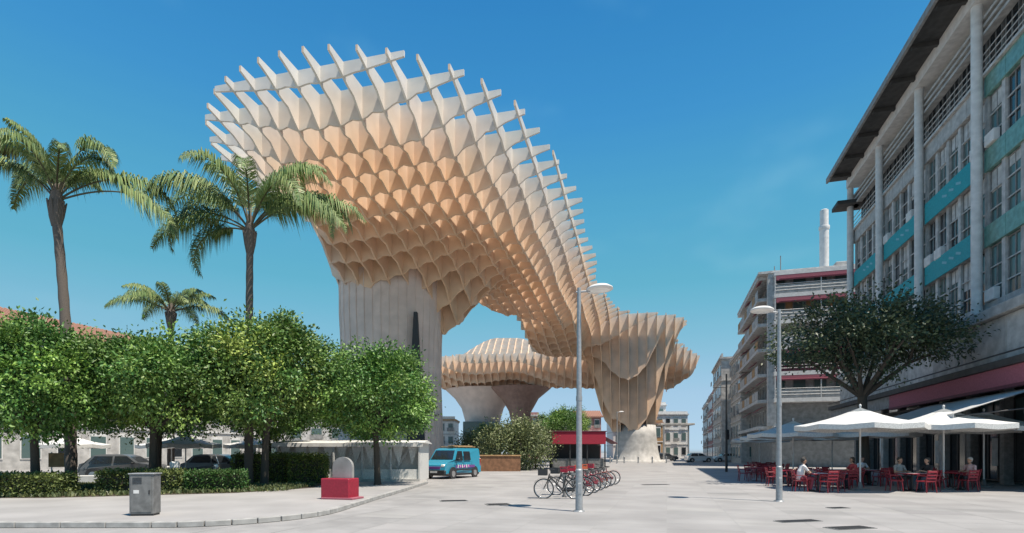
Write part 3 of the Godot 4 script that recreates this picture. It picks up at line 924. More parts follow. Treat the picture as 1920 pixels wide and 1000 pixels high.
func plants() -> void:
	var green := Color(0.055, 0.155, 0.035)
	var light := Color(0.22, 0.36, 0.07)
	var cr := []
	var tk := []
	for i in 3:
		cr.append(crown_mesh(40 + i, [Vector3(2.95, 2.15, 2.6), Vector3(3.05, 1.95, 2.7), Vector3(2.8, 2.35, 2.6)][i], 200, 160, 0.15, 0.6, green, light.lerp(Color(0.30, 0.34, 0.08), i * 0.3)).mesh())
		tk.append(bark_mesh(60 + i, 2.6, 0.15, Vector3(2.4, 1.7, 2.4), 6).mesh())
	var g := "orange trees along the edge of the square"
	var spots := [
		[-16.6, 18.6, 0.2, 0, 0.90, "round orange tree at the left edge, beside the low clipped hedge"],
		[-13.9, 20.6, 2.1, 1, 0.93, "round orange tree behind the grey cabinet"],
		[-10.5, 22.6, 4.0, 2, 1.05, "tallest orange tree, standing left of the white tent"],
		[-6.05, 24.0, 1.2, 0, 0.92, "orange tree nearest the blue van, with a bare dark trunk before the white tent"],
		[-22.4, 25.0, 5.0, 1, 0.95, "orange tree of the back row at the far left"],
		[-17.6, 26.5, 3.0, 2, 0.95, "orange tree of the back row, below the small palm"],
		[-12.8, 28.2, 0.7, 0, 0.95, "orange tree of the back row between the two tall front crowns"],
		[-8.3, 30.5, 2.6, 1, 0.9, "orange tree of the back row, over the white tent"]]
	for s in spots:
		tree("orange_tree", s[5], g, V(s[0], 0.12, s[1]), s[2], cr[s[3]], tk[s[3]], 4.35, s[4])
	# the dark tree in the building's shade
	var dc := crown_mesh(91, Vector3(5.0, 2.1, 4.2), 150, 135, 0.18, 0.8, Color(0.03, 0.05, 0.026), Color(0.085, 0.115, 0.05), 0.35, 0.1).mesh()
	var dk := bark_mesh(92, 4.6, 0.25, Vector3(5.2, 2.6, 4.4), 9).mesh()
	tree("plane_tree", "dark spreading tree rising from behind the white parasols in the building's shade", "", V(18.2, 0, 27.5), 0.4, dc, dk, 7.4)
	# palms
	var f1 := []
	for a in [[2.75, 1.15, 1.9, 3.6], [3.3, 0.95, 1.5, 3.4], [0.35, 1.1, 2.0, 3.2], [-0.2, 1.2, 2.2, 3.4], [1.6, 1.25, 1.6, 3.0], [-1.6, 1.2, 1.9, 3.2], [2.3, 1.3, 1.5, 3.0], [0.9, 1.3, 1.7, 3.0], [-2.4, 1.3, 1.7, 3.2], [-0.8, 1.3, 2.0, 3.0], [4.4, 1.45, 1.2, 2.8]]:
		f1.append([a[0], a[1], a[2] * 1.15, a[3] * 1.15, 0])
	f1.append([0.05, 0.35, 1.75, 5.8, 0, 0.45])
	f1.append([-0.3, 1.25, 2.75, 4.8, 0, 0.5])
	f1.append([3.3, 1.3, 2.8, 5.0, 1, 0.5])
	f1.append([2.7, 0.9, 2.2, 4.4, 0, 0.4])
	f1.append([0.3, 0.75, 2.0, 5.2, 0, 0.45])
	palm("tall palm at the far left with drooping dry fronds", V(-18.2, 0, 22.0), 11.2, 0.19, Vector3(-0.6, 0, 0), f1, 300)
	var f2 := []
	for a in [[2.85, 0.95, 1.5, 5.0], [3.35, 0.6, 2.2, 3.9], [2.6, 1.35, 1.2, 4.8], [1.9, 1.3, 1.3, 4.2], [1.2, 1.25, 1.6, 4.4], [0.6, 1.1, 1.8, 4.6], [0.15, 0.9, 1.9, 4.8], [-0.25, 0.75, 2.1, 4.8], [-0.6, 1.0, 2.2, 4.4], [-1.2, 1.2, 2.0, 4.0], [-1.9, 1.25, 1.9, 4.0], [-2.6, 1.0, 2.0, 4.4], [0.4, 1.4, 1.3, 4.4], [3.0, 0.3, 2.2, 3.6], [-0.1, 1.3, 1.9, 4.6], [3.7, 1.0, 2.2, 4.4]]:
		f2.append([a[0], a[1], a[2] * 1.22, a[3] * 1.22, 0])
	f2.append([3.0, 0.45, 1.5, 5.6, 0, 0.3])
	f2.append([2.75, 0.9, 1.6, 5.4, 0, 0.25])
	f2.append([0.1, 0.75, 1.7, 6.0, 0, 0.2])
	f2.append([-0.25, 0.55, 1.8, 5.8, 0, 0.2])
	palm("tall palm with a full green crown in front of the timber canopy", V(-12.1, 0, 24.5), 11.0, 0.17, Vector3(0.05, 0, 0), f2, 340)
	var f3 := []
	for k in 13:
		var a := TAU * k / 13.0 + 0.2
		f3.append([a, 0.55 if k % 2 else 0.95, 1.5, 3.9 if k % 2 else 3.2, 0])
	palm("small palm with short stiff fronds between the two tall palms", V(-22.4, 0, 35.0), 10.0, 0.2, Vector3(0, 0, 0), f3, 380)
	# hedges and shrubs
	var ol := Color(0.07, 0.10, 0.03)
	var ol2 := Color(0.2, 0.24, 0.07)
	hedge("low clipped hedge at the foot of the leftmost orange tree", V(-17.2, 0.12, 17.9), 0.15, Vector3(4.0, 0.72, 1.3), 410, 9000, ol, ol2)
	hedge("loose hedge between the first orange tree and the grey cabinet", V(-13.4, 0.12, 19.4), 0.2, Vector3(2.6, 0.8, 0.9), 411, 5000, ol, ol2)
	hedge("dark hedge behind the grey cabinet", V(-11.0, 0.12, 19.9), 0.2, Vector3(1.9, 0.75, 0.8), 414, 4000, green, ol)
	hedge("tall yellow green hedge left of the tallest orange tree", V(-11.9, 0.12, 25.4), 0.2, Vector3(2.4, 1.35, 1.0), 412, 6000, ol, Color(0.26, 0.30, 0.06))
	hedge("yellow green hedge right of the tallest orange tree's trunk", V(-9.6, 0.12, 25.2), 0.2, Vector3(1.6, 1.3, 0.9), 413, 4500, ol, Color(0.26, 0.30, 0.06))
	var sc := crown_mesh(95, Vector3(2.4, 1.9, 2.0), 90, 70, 0.2, 0.8, Color(0.10, 0.13, 0.05), Color(0.24, 0.27, 0.12)).mesh()
	var sk := bark_mesh(96, 0.9, 0.1, Vector3(2, 1.4, 2), 6).mesh()
	var bush := [[-1.2, 49.0, 1.0, "pale olive shrub left behind the blue van"], [0.7, 47.0, 1.1, "largest pale olive shrub before the far canopy"], [2.2, 50.0, 0.9, "pale olive shrub left of the red kiosk"], [-3.6, 55.0, 0.9, "olive shrub in front of the far stalk"]]
	for s in bush:
		var t := thing("shrub", s[3], "shrub", V(s[0], 0, s[1]), s[0], "olive shrubs beyond the van")
		for q in [["stem", sk, M.bark, 0.0], ["foliage", sc, M.leaf, 2.1]]:
			var o := part(t, q[0], q[1], q[2], Vector3(0, q[3] * s[2], 0))
			o.scale = Vector3.ONE * s[2]
	tree("broadleaf_tree", "green broad tree under the arch behind the red kiosk", "", V(6.2, 0, 64), 1.0, cr[1], tk[1], 4.35, 1.05)
	tree("broadleaf_tree", "small dark tree beside the far stalk's glass box", "", V(-3.2, 0, 66), 2.0, cr[2], tk[2], 4.35, 0.72)

# ---------------------------------------------------------------- people: tapered capsules joined smoothly and meshed as surface nets
func nets(bones: Array, cell: float, k: float) -> Dictionary:   # bones: [a, b, ra, rb, region]
	var lo := Vector3.INF
	var hi := -Vector3.INF
	for q in bones:
		var r := maxf(q[2], q[3]) + cell * 3
		for p in [q[0], q[1]]:
			lo = lo.min(p - Vector3.ONE * r); hi = hi.max(p + Vector3.ONE * r)
	var nx := int((hi.x - lo.x) / cell) + 2
	var ny := int((hi.y - lo.y) / cell) + 2
	var nz := int((hi.z - lo.z) / cell) + 2
	var g := PackedFloat32Array(); g.resize(nx * ny * nz); g.fill(9.0)
	var near := PackedFloat32Array(); near.resize(nx * ny * nz); near.fill(9.0)
	var rg := PackedByteArray(); rg.resize(nx * ny * nz)
	for q in bones:
		var a: Vector3 = q[0]
		var b: Vector3 = q[1]
		var ab := b - a
		var l2 := maxf(ab.length_squared(), 1e-8)
		var ra: float = q[2]
		var rb: float = q[3]
		var pad := maxf(ra, rb) + k + cell * 2.0
		var i0 := ((a.min(b) - Vector3.ONE * pad - lo) / cell).floor().max(Vector3.ZERO)
		var i1 := ((a.max(b) + Vector3.ONE * pad - lo) / cell).ceil().min(Vector3(nx - 1, ny - 1, nz - 1))
		for z in range(int(i0.z), int(i1.z) + 1):
			for y in range(int(i0.y), int(i1.y) + 1):
				var row := (z * ny + y) * nx
				for x in range(int(i0.x), int(i1.x) + 1):
					var p := lo + Vector3(x, y, z) * cell
					var t := clampf((p - a).dot(ab) / l2, 0.0, 1.0)
					var d := p.distance_to(a + ab * t) - (ra + (rb - ra) * t)
					var i := row + x
					if d < near[i]:
						near[i] = d; rg[i] = q[4]
					var o := g[i]
					if o > 8.0: g[i] = d
					else:
						var h := clampf(0.5 + 0.5 * (o - d) / k, 0.0, 1.0)
						g[i] = o + (d - o) * h - k * h * (1.0 - h)
	var idx := {}
	var vs := PackedVector3Array()
	var rs := PackedByteArray()
	var off := [0, 1, nx, nx + 1, nx * ny, nx * ny + 1, nx * ny + nx, nx * ny + nx + 1]
	for z in nz - 1:
		for y in ny - 1:
			for x in nx - 1:
				var i := (z * ny + y) * nx + x
				var inside := 0
				for o in off:
					if g[i + o] < 0.0: inside += 1
				if inside == 0 or inside == 8: continue
				var s := Vector3.ZERO
				var n := 0
				for e in [[0, 1], [2, 3], [4, 5], [6, 7], [0, 2], [1, 3], [4, 6], [5, 7], [0, 4], [1, 5], [2, 6], [3, 7]]:
					var u := g[i + off[e[0]]]
					var w := g[i + off[e[1]]]
					if (u < 0.0) != (w < 0.0):
						var t := u / (u - w)
						var pa := Vector3(e[0] & 1, (e[0] >> 1) & 1, e[0] >> 2)
						var pb := Vector3(e[1] & 1, (e[1] >> 1) & 1, e[1] >> 2)
						s += pa.lerp(pb, t); n += 1
				idx[i] = vs.size()
				vs.append(lo + (Vector3(x, y, z) + s / n) * cell)
				rs.append(rg[i])
	var fs := []
	for i in idx:
		var x: int = i % nx
		var y: int = (i / nx) % ny
		var z: int = i / (nx * ny)
		if y > 0 and z > 0 and (g[i] < 0.0) != (g[i + 1] < 0.0): fs.append([i, i - nx, i - nx - nx * ny, i - nx * ny])
		if x > 0 and z > 0 and (g[i] < 0.0) != (g[i + nx] < 0.0): fs.append([i, i - 1, i - 1 - nx * ny, i - nx * ny])
		if x > 0 and y > 0 and (g[i] < 0.0) != (g[i + nx * ny] < 0.0): fs.append([i, i - 1, i - 1 - nx, i - nx])
	var nr := PackedVector3Array(); nr.resize(vs.size())
	for i in idx:
		nr[idx[i]] = Vector3(g[i + 1] - g[i] + g[i + 1 + nx] - g[i + nx], g[i + nx] - g[i] + g[i + nx + 1] - g[i + 1], g[i + nx * ny] - g[i] + g[i + nx * ny + 1] - g[i + 1]).normalized()
	var quads := []
	for f in fs:
		if idx.has(f[0]) and idx.has(f[1]) and idx.has(f[2]) and idx.has(f[3]):
			quads.append([idx[f[0]], idx[f[1]], idx[f[2]], idx[f[3]]])
	return {"v": vs, "n": nr, "r": rs, "q": quads}

func add_nets(b: MB, d: Dictionary, colours: Array) -> void:
	var o := b.v.size()
	for i in d.v.size():
		b.col = colours[d.r[i]]
		b.vert(d.v[i], d.n[i])
	for q in d.q:
		b.tri(o + q[0], o + q[1], o + q[2]); b.tri(o + q[0], o + q[2], o + q[3])

func hand_bones(w: Vector3, dir: Vector3, palm: Vector3, side: float) -> Array:   # a palm, four unequal fingers, a thumb
	var out := []
	var sd := dir.cross(palm).normalized() * side
	for k in 4:
		var s := (k - 1.5) * 0.019
		var root := w + dir * 0.085 + sd * s
		out.append([w + dir * 0.015 + sd * s * 0.7, root, 0.014, 0.011, 0])
		var l: float = [0.062, 0.074, 0.078, 0.068][k]
		var mid := root + (dir + palm * 0.35).normalized() * l * 0.55
		var tip := mid + (dir + palm * 1.1).normalized() * l * 0.5
		out.append([root, mid, 0.0095, 0.0088, 0]); out.append([mid, tip, 0.0088, 0.008, 0])
	var t0 := w + dir * 0.03 + sd * 0.03
	var t1 := t0 + (dir * 0.6 + sd * 0.7 + palm * 0.3).normalized() * 0.042
	out.append([t0, t1, 0.012, 0.0105, 0]); out.append([t1, t1 + (dir + sd * 0.15 + palm * 0.4).normalized() * 0.032, 0.0105, 0.009, 0])
	return out

var poses := []
func make_poses() -> void:     # two seated poses, facing +z, seat at 0.45
	for k in 2:
		var lean := 0.0 if k == 0 else 0.12
		var sh := Vector3(0, 1.02, -0.02 + lean)
		var bones := [
			[Vector3(0, 0.56, 0), Vector3(0, 0.78, -0.03 + lean * 0.4), 0.15, 0.135, 1],
			[Vector3(0, 0.78, -0.03 + lean * 0.4), Vector3(0, 0.96, sh.z), 0.135, 0.13, 1],
			[Vector3(-0.15, 1.0, sh.z), Vector3(0.15, 1.0, sh.z), 0.065, 0.065, 1],
			[Vector3(0, 1.02, sh.z), Vector3(0, 1.13, sh.z + 0.025), 0.055, 0.05, 0]]
		for s in [-1.0, 1.0]:
			var hip := Vector3(s * 0.095, 0.54, 0.02)
			var knee := Vector3(s * (0.13 if k == 0 else 0.10), 0.54, 0.44)
			var ank := Vector3(s * 0.12, 0.09, 0.42 if s > 0 else 0.36)
			bones.append([hip, knee, 0.088, 0.062, 2])
			bones.append([knee, ank, 0.058, 0.042, 2])
			bones.append([ank - Vector3(0, 0.035, 0.02), ank + Vector3(s * 0.02, -0.055, 0.15), 0.042, 0.034, 3])
			var shd := Vector3(s * 0.19, 0.99, sh.z)
			var el: Vector3
			var wr: Vector3
			if k == 0:
				el = Vector3(s * 0.25, 0.76, 0.06); wr = Vector3(s * 0.14, 0.80, 0.30)
			else:
				el = Vector3(s * 0.24, 0.77, 0.26); wr = Vector3(s * 0.07, 0.84 if s > 0 else 0.80, 0.45)
			bones.append([shd, shd.lerp(el, 0.6), 0.056, 0.046, 1])
			bones.append([shd.lerp(el, 0.6), el, 0.042, 0.038, 0])
			bones.append([el, wr, 0.038, 0.026, 0])
		var body := nets(bones, 0.02, 0.035)
		var hands := []
		for s in [-1.0, 1.0]:
			var wr := Vector3(s * 0.14, 0.80, 0.30) if k == 0 else Vector3(s * 0.07, 0.84 if s > 0 else 0.80, 0.45)
			hands.append(nets(hand_bones(wr, Vector3(-s * 0.25, -0.1, 1).normalized(), Vector3.DOWN, -s), 0.006, 0.008))
		var hc := Vector3(0, 1.25, sh.z + 0.04)
		var head := nets([
			[hc + Vector3(0, 0.025, -0.015), hc + Vector3(0, 0.02, 0.01), 0.088, 0.082, 0],
			[hc + Vector3(0, -0.03, 0.03), hc + Vector3(0, -0.085, 0.05), 0.062, 0.036, 0],
			[hc + Vector3(0, 0.015, 0.088), hc + Vector3(0, -0.028, 0.112), 0.010, 0.014, 0],
			[hc + Vector3(-0.02, -0.062, 0.088), hc + Vector3(0.02, -0.062, 0.088), 0.009, 0.009, 1],
			[hc + Vector3(-0.085, 0.02, -0.005), hc + Vector3(-0.09, -0.025, 0.0), 0.014, 0.010, 0],
			[hc + Vector3(0.085, 0.02, -0.005), hc + Vector3(0.09, -0.025, 0.0), 0.014, 0.010, 0],
			[hc + Vector3(-0.033, 0.012, 0.077), hc + Vector3(-0.027, 0.012, 0.079), 0.011, 0.011, 2],
			[hc + Vector3(0.033, 0.012, 0.077), hc + Vector3(0.027, 0.012, 0.079), 0.011, 0.011, 2]], 0.008, 0.012)
		var hair := []
		for i in 3: 
			var long := [0.0, 0.10, 0.03][i] as float
			hair.append(nets([
				[hc + Vector3(0, 0.048, -0.025), hc + Vector3(0, 0.05, 0.0), 0.090, 0.080, 0],
				[hc + Vector3(0, 0.04, -0.045), hc + Vector3(0, -0.03 - long, -0.06), 0.085, 0.055, 0],
				[hc + Vector3(-0.06, 0.05, 0.0), hc + Vector3(-0.075, 0.0 - long * 0.8, -0.03), 0.04, 0.03, 0],
				[hc + Vector3(0.06, 0.05, 0.0), hc + Vector3(0.075, 0.0 - long * 0.8, -0.03), 0.04, 0.03, 0]], 0.014, 0.02))
		poses.append({"body": body, "hands": hands, "head": head, "hair": hair})

func person(label: String, at: Vector3, turn: float, pose: int, hair: int, shirt: Color, legs: Color, hairc: Color, skin := Color(0.50, 0.30, 0.21)) -> void:
	var t := thing("person", label, "person", at, turn)
	var p: Dictionary = poses[pose]
	var b := MB.new()
	add_nets(b, p.body, [skin, shirt, legs, Color(0.04, 0.035, 0.03)])
	for h in p.hands: add_nets(b, h, [skin, skin, skin, skin])
	add_nets(b, p.head, [skin, Color(0.42, 0.16, 0.13), Color(0.06, 0.04, 0.03), skin])
	part(t, "body", b, M.body)
	var hb := MB.new()
	add_nets(hb, p.hair[hair], [hairc])
	part(t, "hair", hb, M.body)

# ---------------------------------------------------------------- street furniture and vehicles
func lamp(label: String, at: Vector3, h: float, side: float) -> void:
	var t := thing("street_lamp", label, "street lamp", at)
	part(t, "base", MB.new().lathe([Vector2(0.16, 0), Vector2(0.16, 0.03), Vector2(0.10, 0.05), Vector2(0.095, 1.1), Vector2(0.085, 1.15), Vector2(0, 1.15)], 16), M.steel)
	part(t, "pole", MB.new().tube([Vector3(0, 0.04, 0), Vector3(0, 2.6, 0), Vector3(0, h + 0.05, 0)], [0.082, 0.075, 0.05], 16), M.steel)
	part(t, "hatch", MB.new().cbox(Vector3(0, 0.62, 0.088), Vector3(0.09, 0.3, 0.03), 0.005), M.steel)
	part(t, "collar", MB.new().tube([Vector3(0, h * 0.5, 0), Vector3(0, h * 0.5 + 0.12, 0)], 0.083, 14), M.steel)
	part(t, "arm", MB.new().tube([Vector3(-side * 0.08, h - 0.06, 0), Vector3(side * 0.3, h - 0.03, 0)], 0.028, 8), M.steel)
	var hd := part(t, "lamp_head", MB.new().lathe([Vector2(0.0, -0.03), Vector2(0.30, -0.03), Vector2(0.36, -0.01), Vector2(0.35, 0.03), Vector2(0.26, 0.09), Vector2(0.13, 0.125), Vector2(0, 0.135)], 24), M.white, Vector3(side * 0.55, h + 0.01, 0))
	hd.rotation.z = side * 0.05
	part(hd, "lens", MB.new().lathe([Vector2(0, -0.06), Vector2(0.18, -0.05), Vector2(0.27, -0.031)], 24), M.lens)

func parasol_proto(r: float, top: float, edge: float, cloth: Material) -> Node3D:
	var t := thing("parasol", "", "parasol")
	part(t, "base", MB.new().lathe([Vector2(0.36, 0), Vector2(0.36, 0.07), Vector2(0.1, 0.1), Vector2(0.06, 0.35), Vector2(0, 0.35)], 16), M.grey_paint)
	part(t, "pole", MB.new().tube([Vector3(0, 0.1, 0), Vector3(0, top + 0.06, 0)], 0.035, 10), M.white)
	var b := MB.new()
	var v := MB.new()
	var n := 8
	var rib := []
	for k in n:
		var a := TAU * (k + 0.5) / n
		rib.append(Vector3(cos(a), 0, sin(a)) * r)
	for k in n:
		var p0: Vector3 = rib[k]
		var p1: Vector3 = rib[(k + 1) % n]
		for i in 6:
			var row := []
			for e in [i / 6.0, (i + 1) / 6.0]:
				var h: float = lerpf(top, edge, e) - 0.10 * sin(PI * e)
				for j in 3:
					var q: Vector3 = p0.lerp(p1, j / 2.0) * e
					row.append(Vector3(q.x, h - (0.06 * e if j == 1 else 0.0), q.z))
			for j in 2:
				b.poly([row[j], row[j + 1], row[j + 4], row[j + 3]], Vector3.UP)
		var m := (p0 + p1) / 2 + Vector3(0, edge - 0.06, 0)
		var q0 := p0 + Vector3(0, edge, 0)
		var q1 := p1 + Vector3(0, edge, 0)
		var dn := Vector3(0, -0.2, 0)
		v.poly([q0, m, m + dn, q0 + dn], p0 + p1)
		v.poly([m, q1, q1 + dn, m + dn], p0 + p1)
	part(t, "canopy", b, cloth)
	part(t, "valance", v, cloth)
	for k in n:
		part(t, "rib", MB.new().tube([Vector3(0, edge + 0.03, 0), rib[k] * 0.5 + Vector3(0, lerpf(top, edge, 0.5) - 0.16, 0)], 0.014, 5), M.white)
	part(t, "finial", MB.new().ball(Vector3(0, top + 0.08, 0), Vector3(0.05, 0.07, 0.05)), M.white)
	return t

func chair_proto() -> Node3D:    # faces +z
	var t := thing("cafe_chair", "", "chair")
	var m: Material = M.chair_red
	part(t, "seat", MB.new().cbox(Vector3(0, 0.44, 0), Vector3(0.46, 0.04, 0.44), 0.012), m)
	var bk := MB.new()
	for i in 3: bk.cbox(Vector3(0, 0.58 + i * 0.12, -0.235 - i * 0.025), Vector3(0.44, 0.085, 0.025), 0.01)
	part(t, "backrest", bk, m)
	for s in [-1.0, 1.0]:
		part(t, "leg", MB.new().tube([Vector3(s * 0.19, 0.42, 0.18), Vector3(s * 0.22, 0, 0.22)], [0.022, 0.017], 6), m)
		part(t, "leg", MB.new().tube([Vector3(s * 0.21, 0.88, -0.30), Vector3(s * 0.2, 0.44, -0.20), Vector3(s * 0.22, 0, -0.25)], [0.018, 0.022, 0.017], 6), m)
		part(t, "armrest", MB.new().tube([Vector3(s * 0.235, 0.66, -0.25), Vector3(s * 0.25, 0.665, 0.1), Vector3(s * 0.24, 0.44, 0.2)], 0.018, 6), m)
	return t

func table_proto() -> Node3D:
	var t := thing("cafe_table", "", "table")
	part(t, "tabletop", MB.new().cbox(Vector3(0, 0.72, 0), Vector3(0.82, 0.035, 0.82), 0.01), M.red)
	part(t, "column", MB.new().tube([Vector3(0, 0.03, 0), Vector3(0, 0.70, 0)], 0.035, 8), M.dark)
	part(t, "foot", MB.new().lathe([Vector2(0.28, 0), Vector2(0.28, 0.02), Vector2(0.05, 0.05), Vector2(0, 0.05)], 14), M.dark)
	return t

func terrace() -> void:
	var gp := "parasols over the cafe terrace"
	var pr := parasol_proto(2.45, 3.45, 2.72, M.canvas)
	pr.position = V(14.5, 0, 22.2); tag(pr, "big white parasol in full sun, nearest the street on the cafe terrace", "parasol", gp)
	copy(pr, "white parasol half in the shade, second from the street lamp", V(18.3, 0, 22.6), 0.1, gp)
	copy(pr, "white parasol cut off by the right edge of the photo, under the grey awning", V(21.6, 0, 24.4), 0.0, gp)
	var far := [[15.3, 29.0, "grey shaded parasol just right of the right street lamp's pole"], [17.6, 35.5, "second shaded parasol down the street"], [20.2, 43.5, "farthest shaded parasol down the street"], [19.0, 28.4, "shaded parasol behind the dark tree's trunk"], [20.9, 34.8, "shaded parasol close to the shop front"]]
	var g := parasol_proto(2.3, 3.3, 2.6, M.grey_canvas)
	g.position = V(far[0][0], 0, far[0][1]); tag(g, far[0][2], "parasol", gp)
	for i in range(1, far.size()): copy(g, far[i][2], V(far[i][0], 0, far[i][1]), 0.2 * i, gp)
	var ch := chair_proto()
	var tb := table_proto()
	var spots := [
		[12.4, 21.6, "at the terrace corner beside the right lamp post", true], [14.35, 23.4, "beside the first white parasol's pole", false],
		[16.3, 21.7, "between the two white parasols", true], [18.7, 22.6, "under the second white parasol", false],
		[14.1, 27.0, "behind the right lamp post", false], [16.6, 34.0, "under the far shaded parasols", false],
		[17.2, 25.6, "near the shop window", true], [18.5, 39.5, "at the far end of the terrace", false], [12.9, 24.9, "just behind the terrace corner", false],
		[15.6, 25.4, "behind the first white parasol", false], [13.4, 29.2, "second in the row behind the lamp post", false],
		[15.2, 31.4, "third in the row behind the lamp post", false], [20.2, 24.6, "in the dark corner by the shop door", false], [17.6, 37.0, "second to last along the terrace", false]]
	var first := true
	var sides := ["left of", "in front of", "right of", "behind"]
	var offs := [Vector2(-0.72, 0), Vector2(0, -0.72), Vector2(0.72, 0), Vector2(0, 0.72)]
	for i in spots.size():
		var s: Array = spots[i]
		var l := "red cafe table %s" % s[2]
		if i == 0: tb.position = V(s[0], 0, s[1]); tag(tb, l, "table", "cafe tables")
		else: copy(tb, l, V(s[0], 0, s[1]), 0.1 * i, "cafe tables")
		if s[3]:
			var cl := thing("tablecloth", "pale cloth on the red table %s" % s[2], "tablecloth", V(s[0], 0.742, s[1]), 0.1 * i)
			part(cl, "cloth", MB.new().cbox(Vector3.ZERO, Vector3(0.7, 0.008, 0.7), 0.003), M.canvas)
		for k in 4:
			if i == 4 and k == 2: continue
			var p := V(s[0] + offs[k].x, 0, s[1] + offs[k].y)
			var turn: float = atan2(-offs[k].x, offs[k].y) + 0.12 * ((i * 5 + k * 3) % 5 - 2)
			var cl := "red armchair %s the table %s" % [sides[k], s[2]]
			if first:
				first = false
				ch.position = p; ch.rotation.y = turn; tag(ch, cl, "chair", "red chairs of the cafe")
			else: copy(ch, cl, p, turn, "red chairs of the cafe")
	make_poses()
	var grey := Color(0.05, 0.045, 0.04)
	person("seated person in a white shirt left of the corner table", V(12.4 - 0.72, 0, 21.6), PI / 2 - 0.1, 1, 0, Color(0.72, 0.70, 0.68), Color(0.30, 0.05, 0.07), grey)
	person("seated person in a pale pink top facing left under the second parasol", V(18.7 + 0.72, 0, 22.6), -PI / 2 + 0.2, 0, 0, Color(0.62, 0.42, 0.42), Color(0.04, 0.04, 0.05), Color(0.5, 0.48, 0.46))
	person("seated person with dark long hair in a red top near the first pole", V(14.35 + 0.72, 0, 23.4), -PI / 2, 1, 1, Color(0.45, 0.07, 0.08), Color(0.03, 0.03, 0.04), grey)
	person("seated person in a grey shirt behind the table between the parasols", V(16.3, 0, 21.7 + 0.72), 0.1, 0, 0, Color(0.35, 0.36, 0.36), Color(0.05, 0.05, 0.06), grey)
	person("seated person in black right of the table between the parasols", V(16.3 + 0.72, 0, 21.7), -PI / 2 + 0.1, 1, 2, Color(0.03, 0.03, 0.035), Color(0.05, 0.06, 0.09), grey)
	person("seated person in white near the shop window", V(17.2, 0, 25.6 + 0.72), 0.0, 1, 2, Color(0.66, 0.66, 0.66), Color(0.05, 0.05, 0.06), grey)
	person("seated person in a dark shirt behind the terrace corner", V(12.9 + 0.72, 0, 24.9), -PI / 2, 0, 0, Color(0.06, 0.06, 0.08), Color(0.1, 0.1, 0.12), grey)

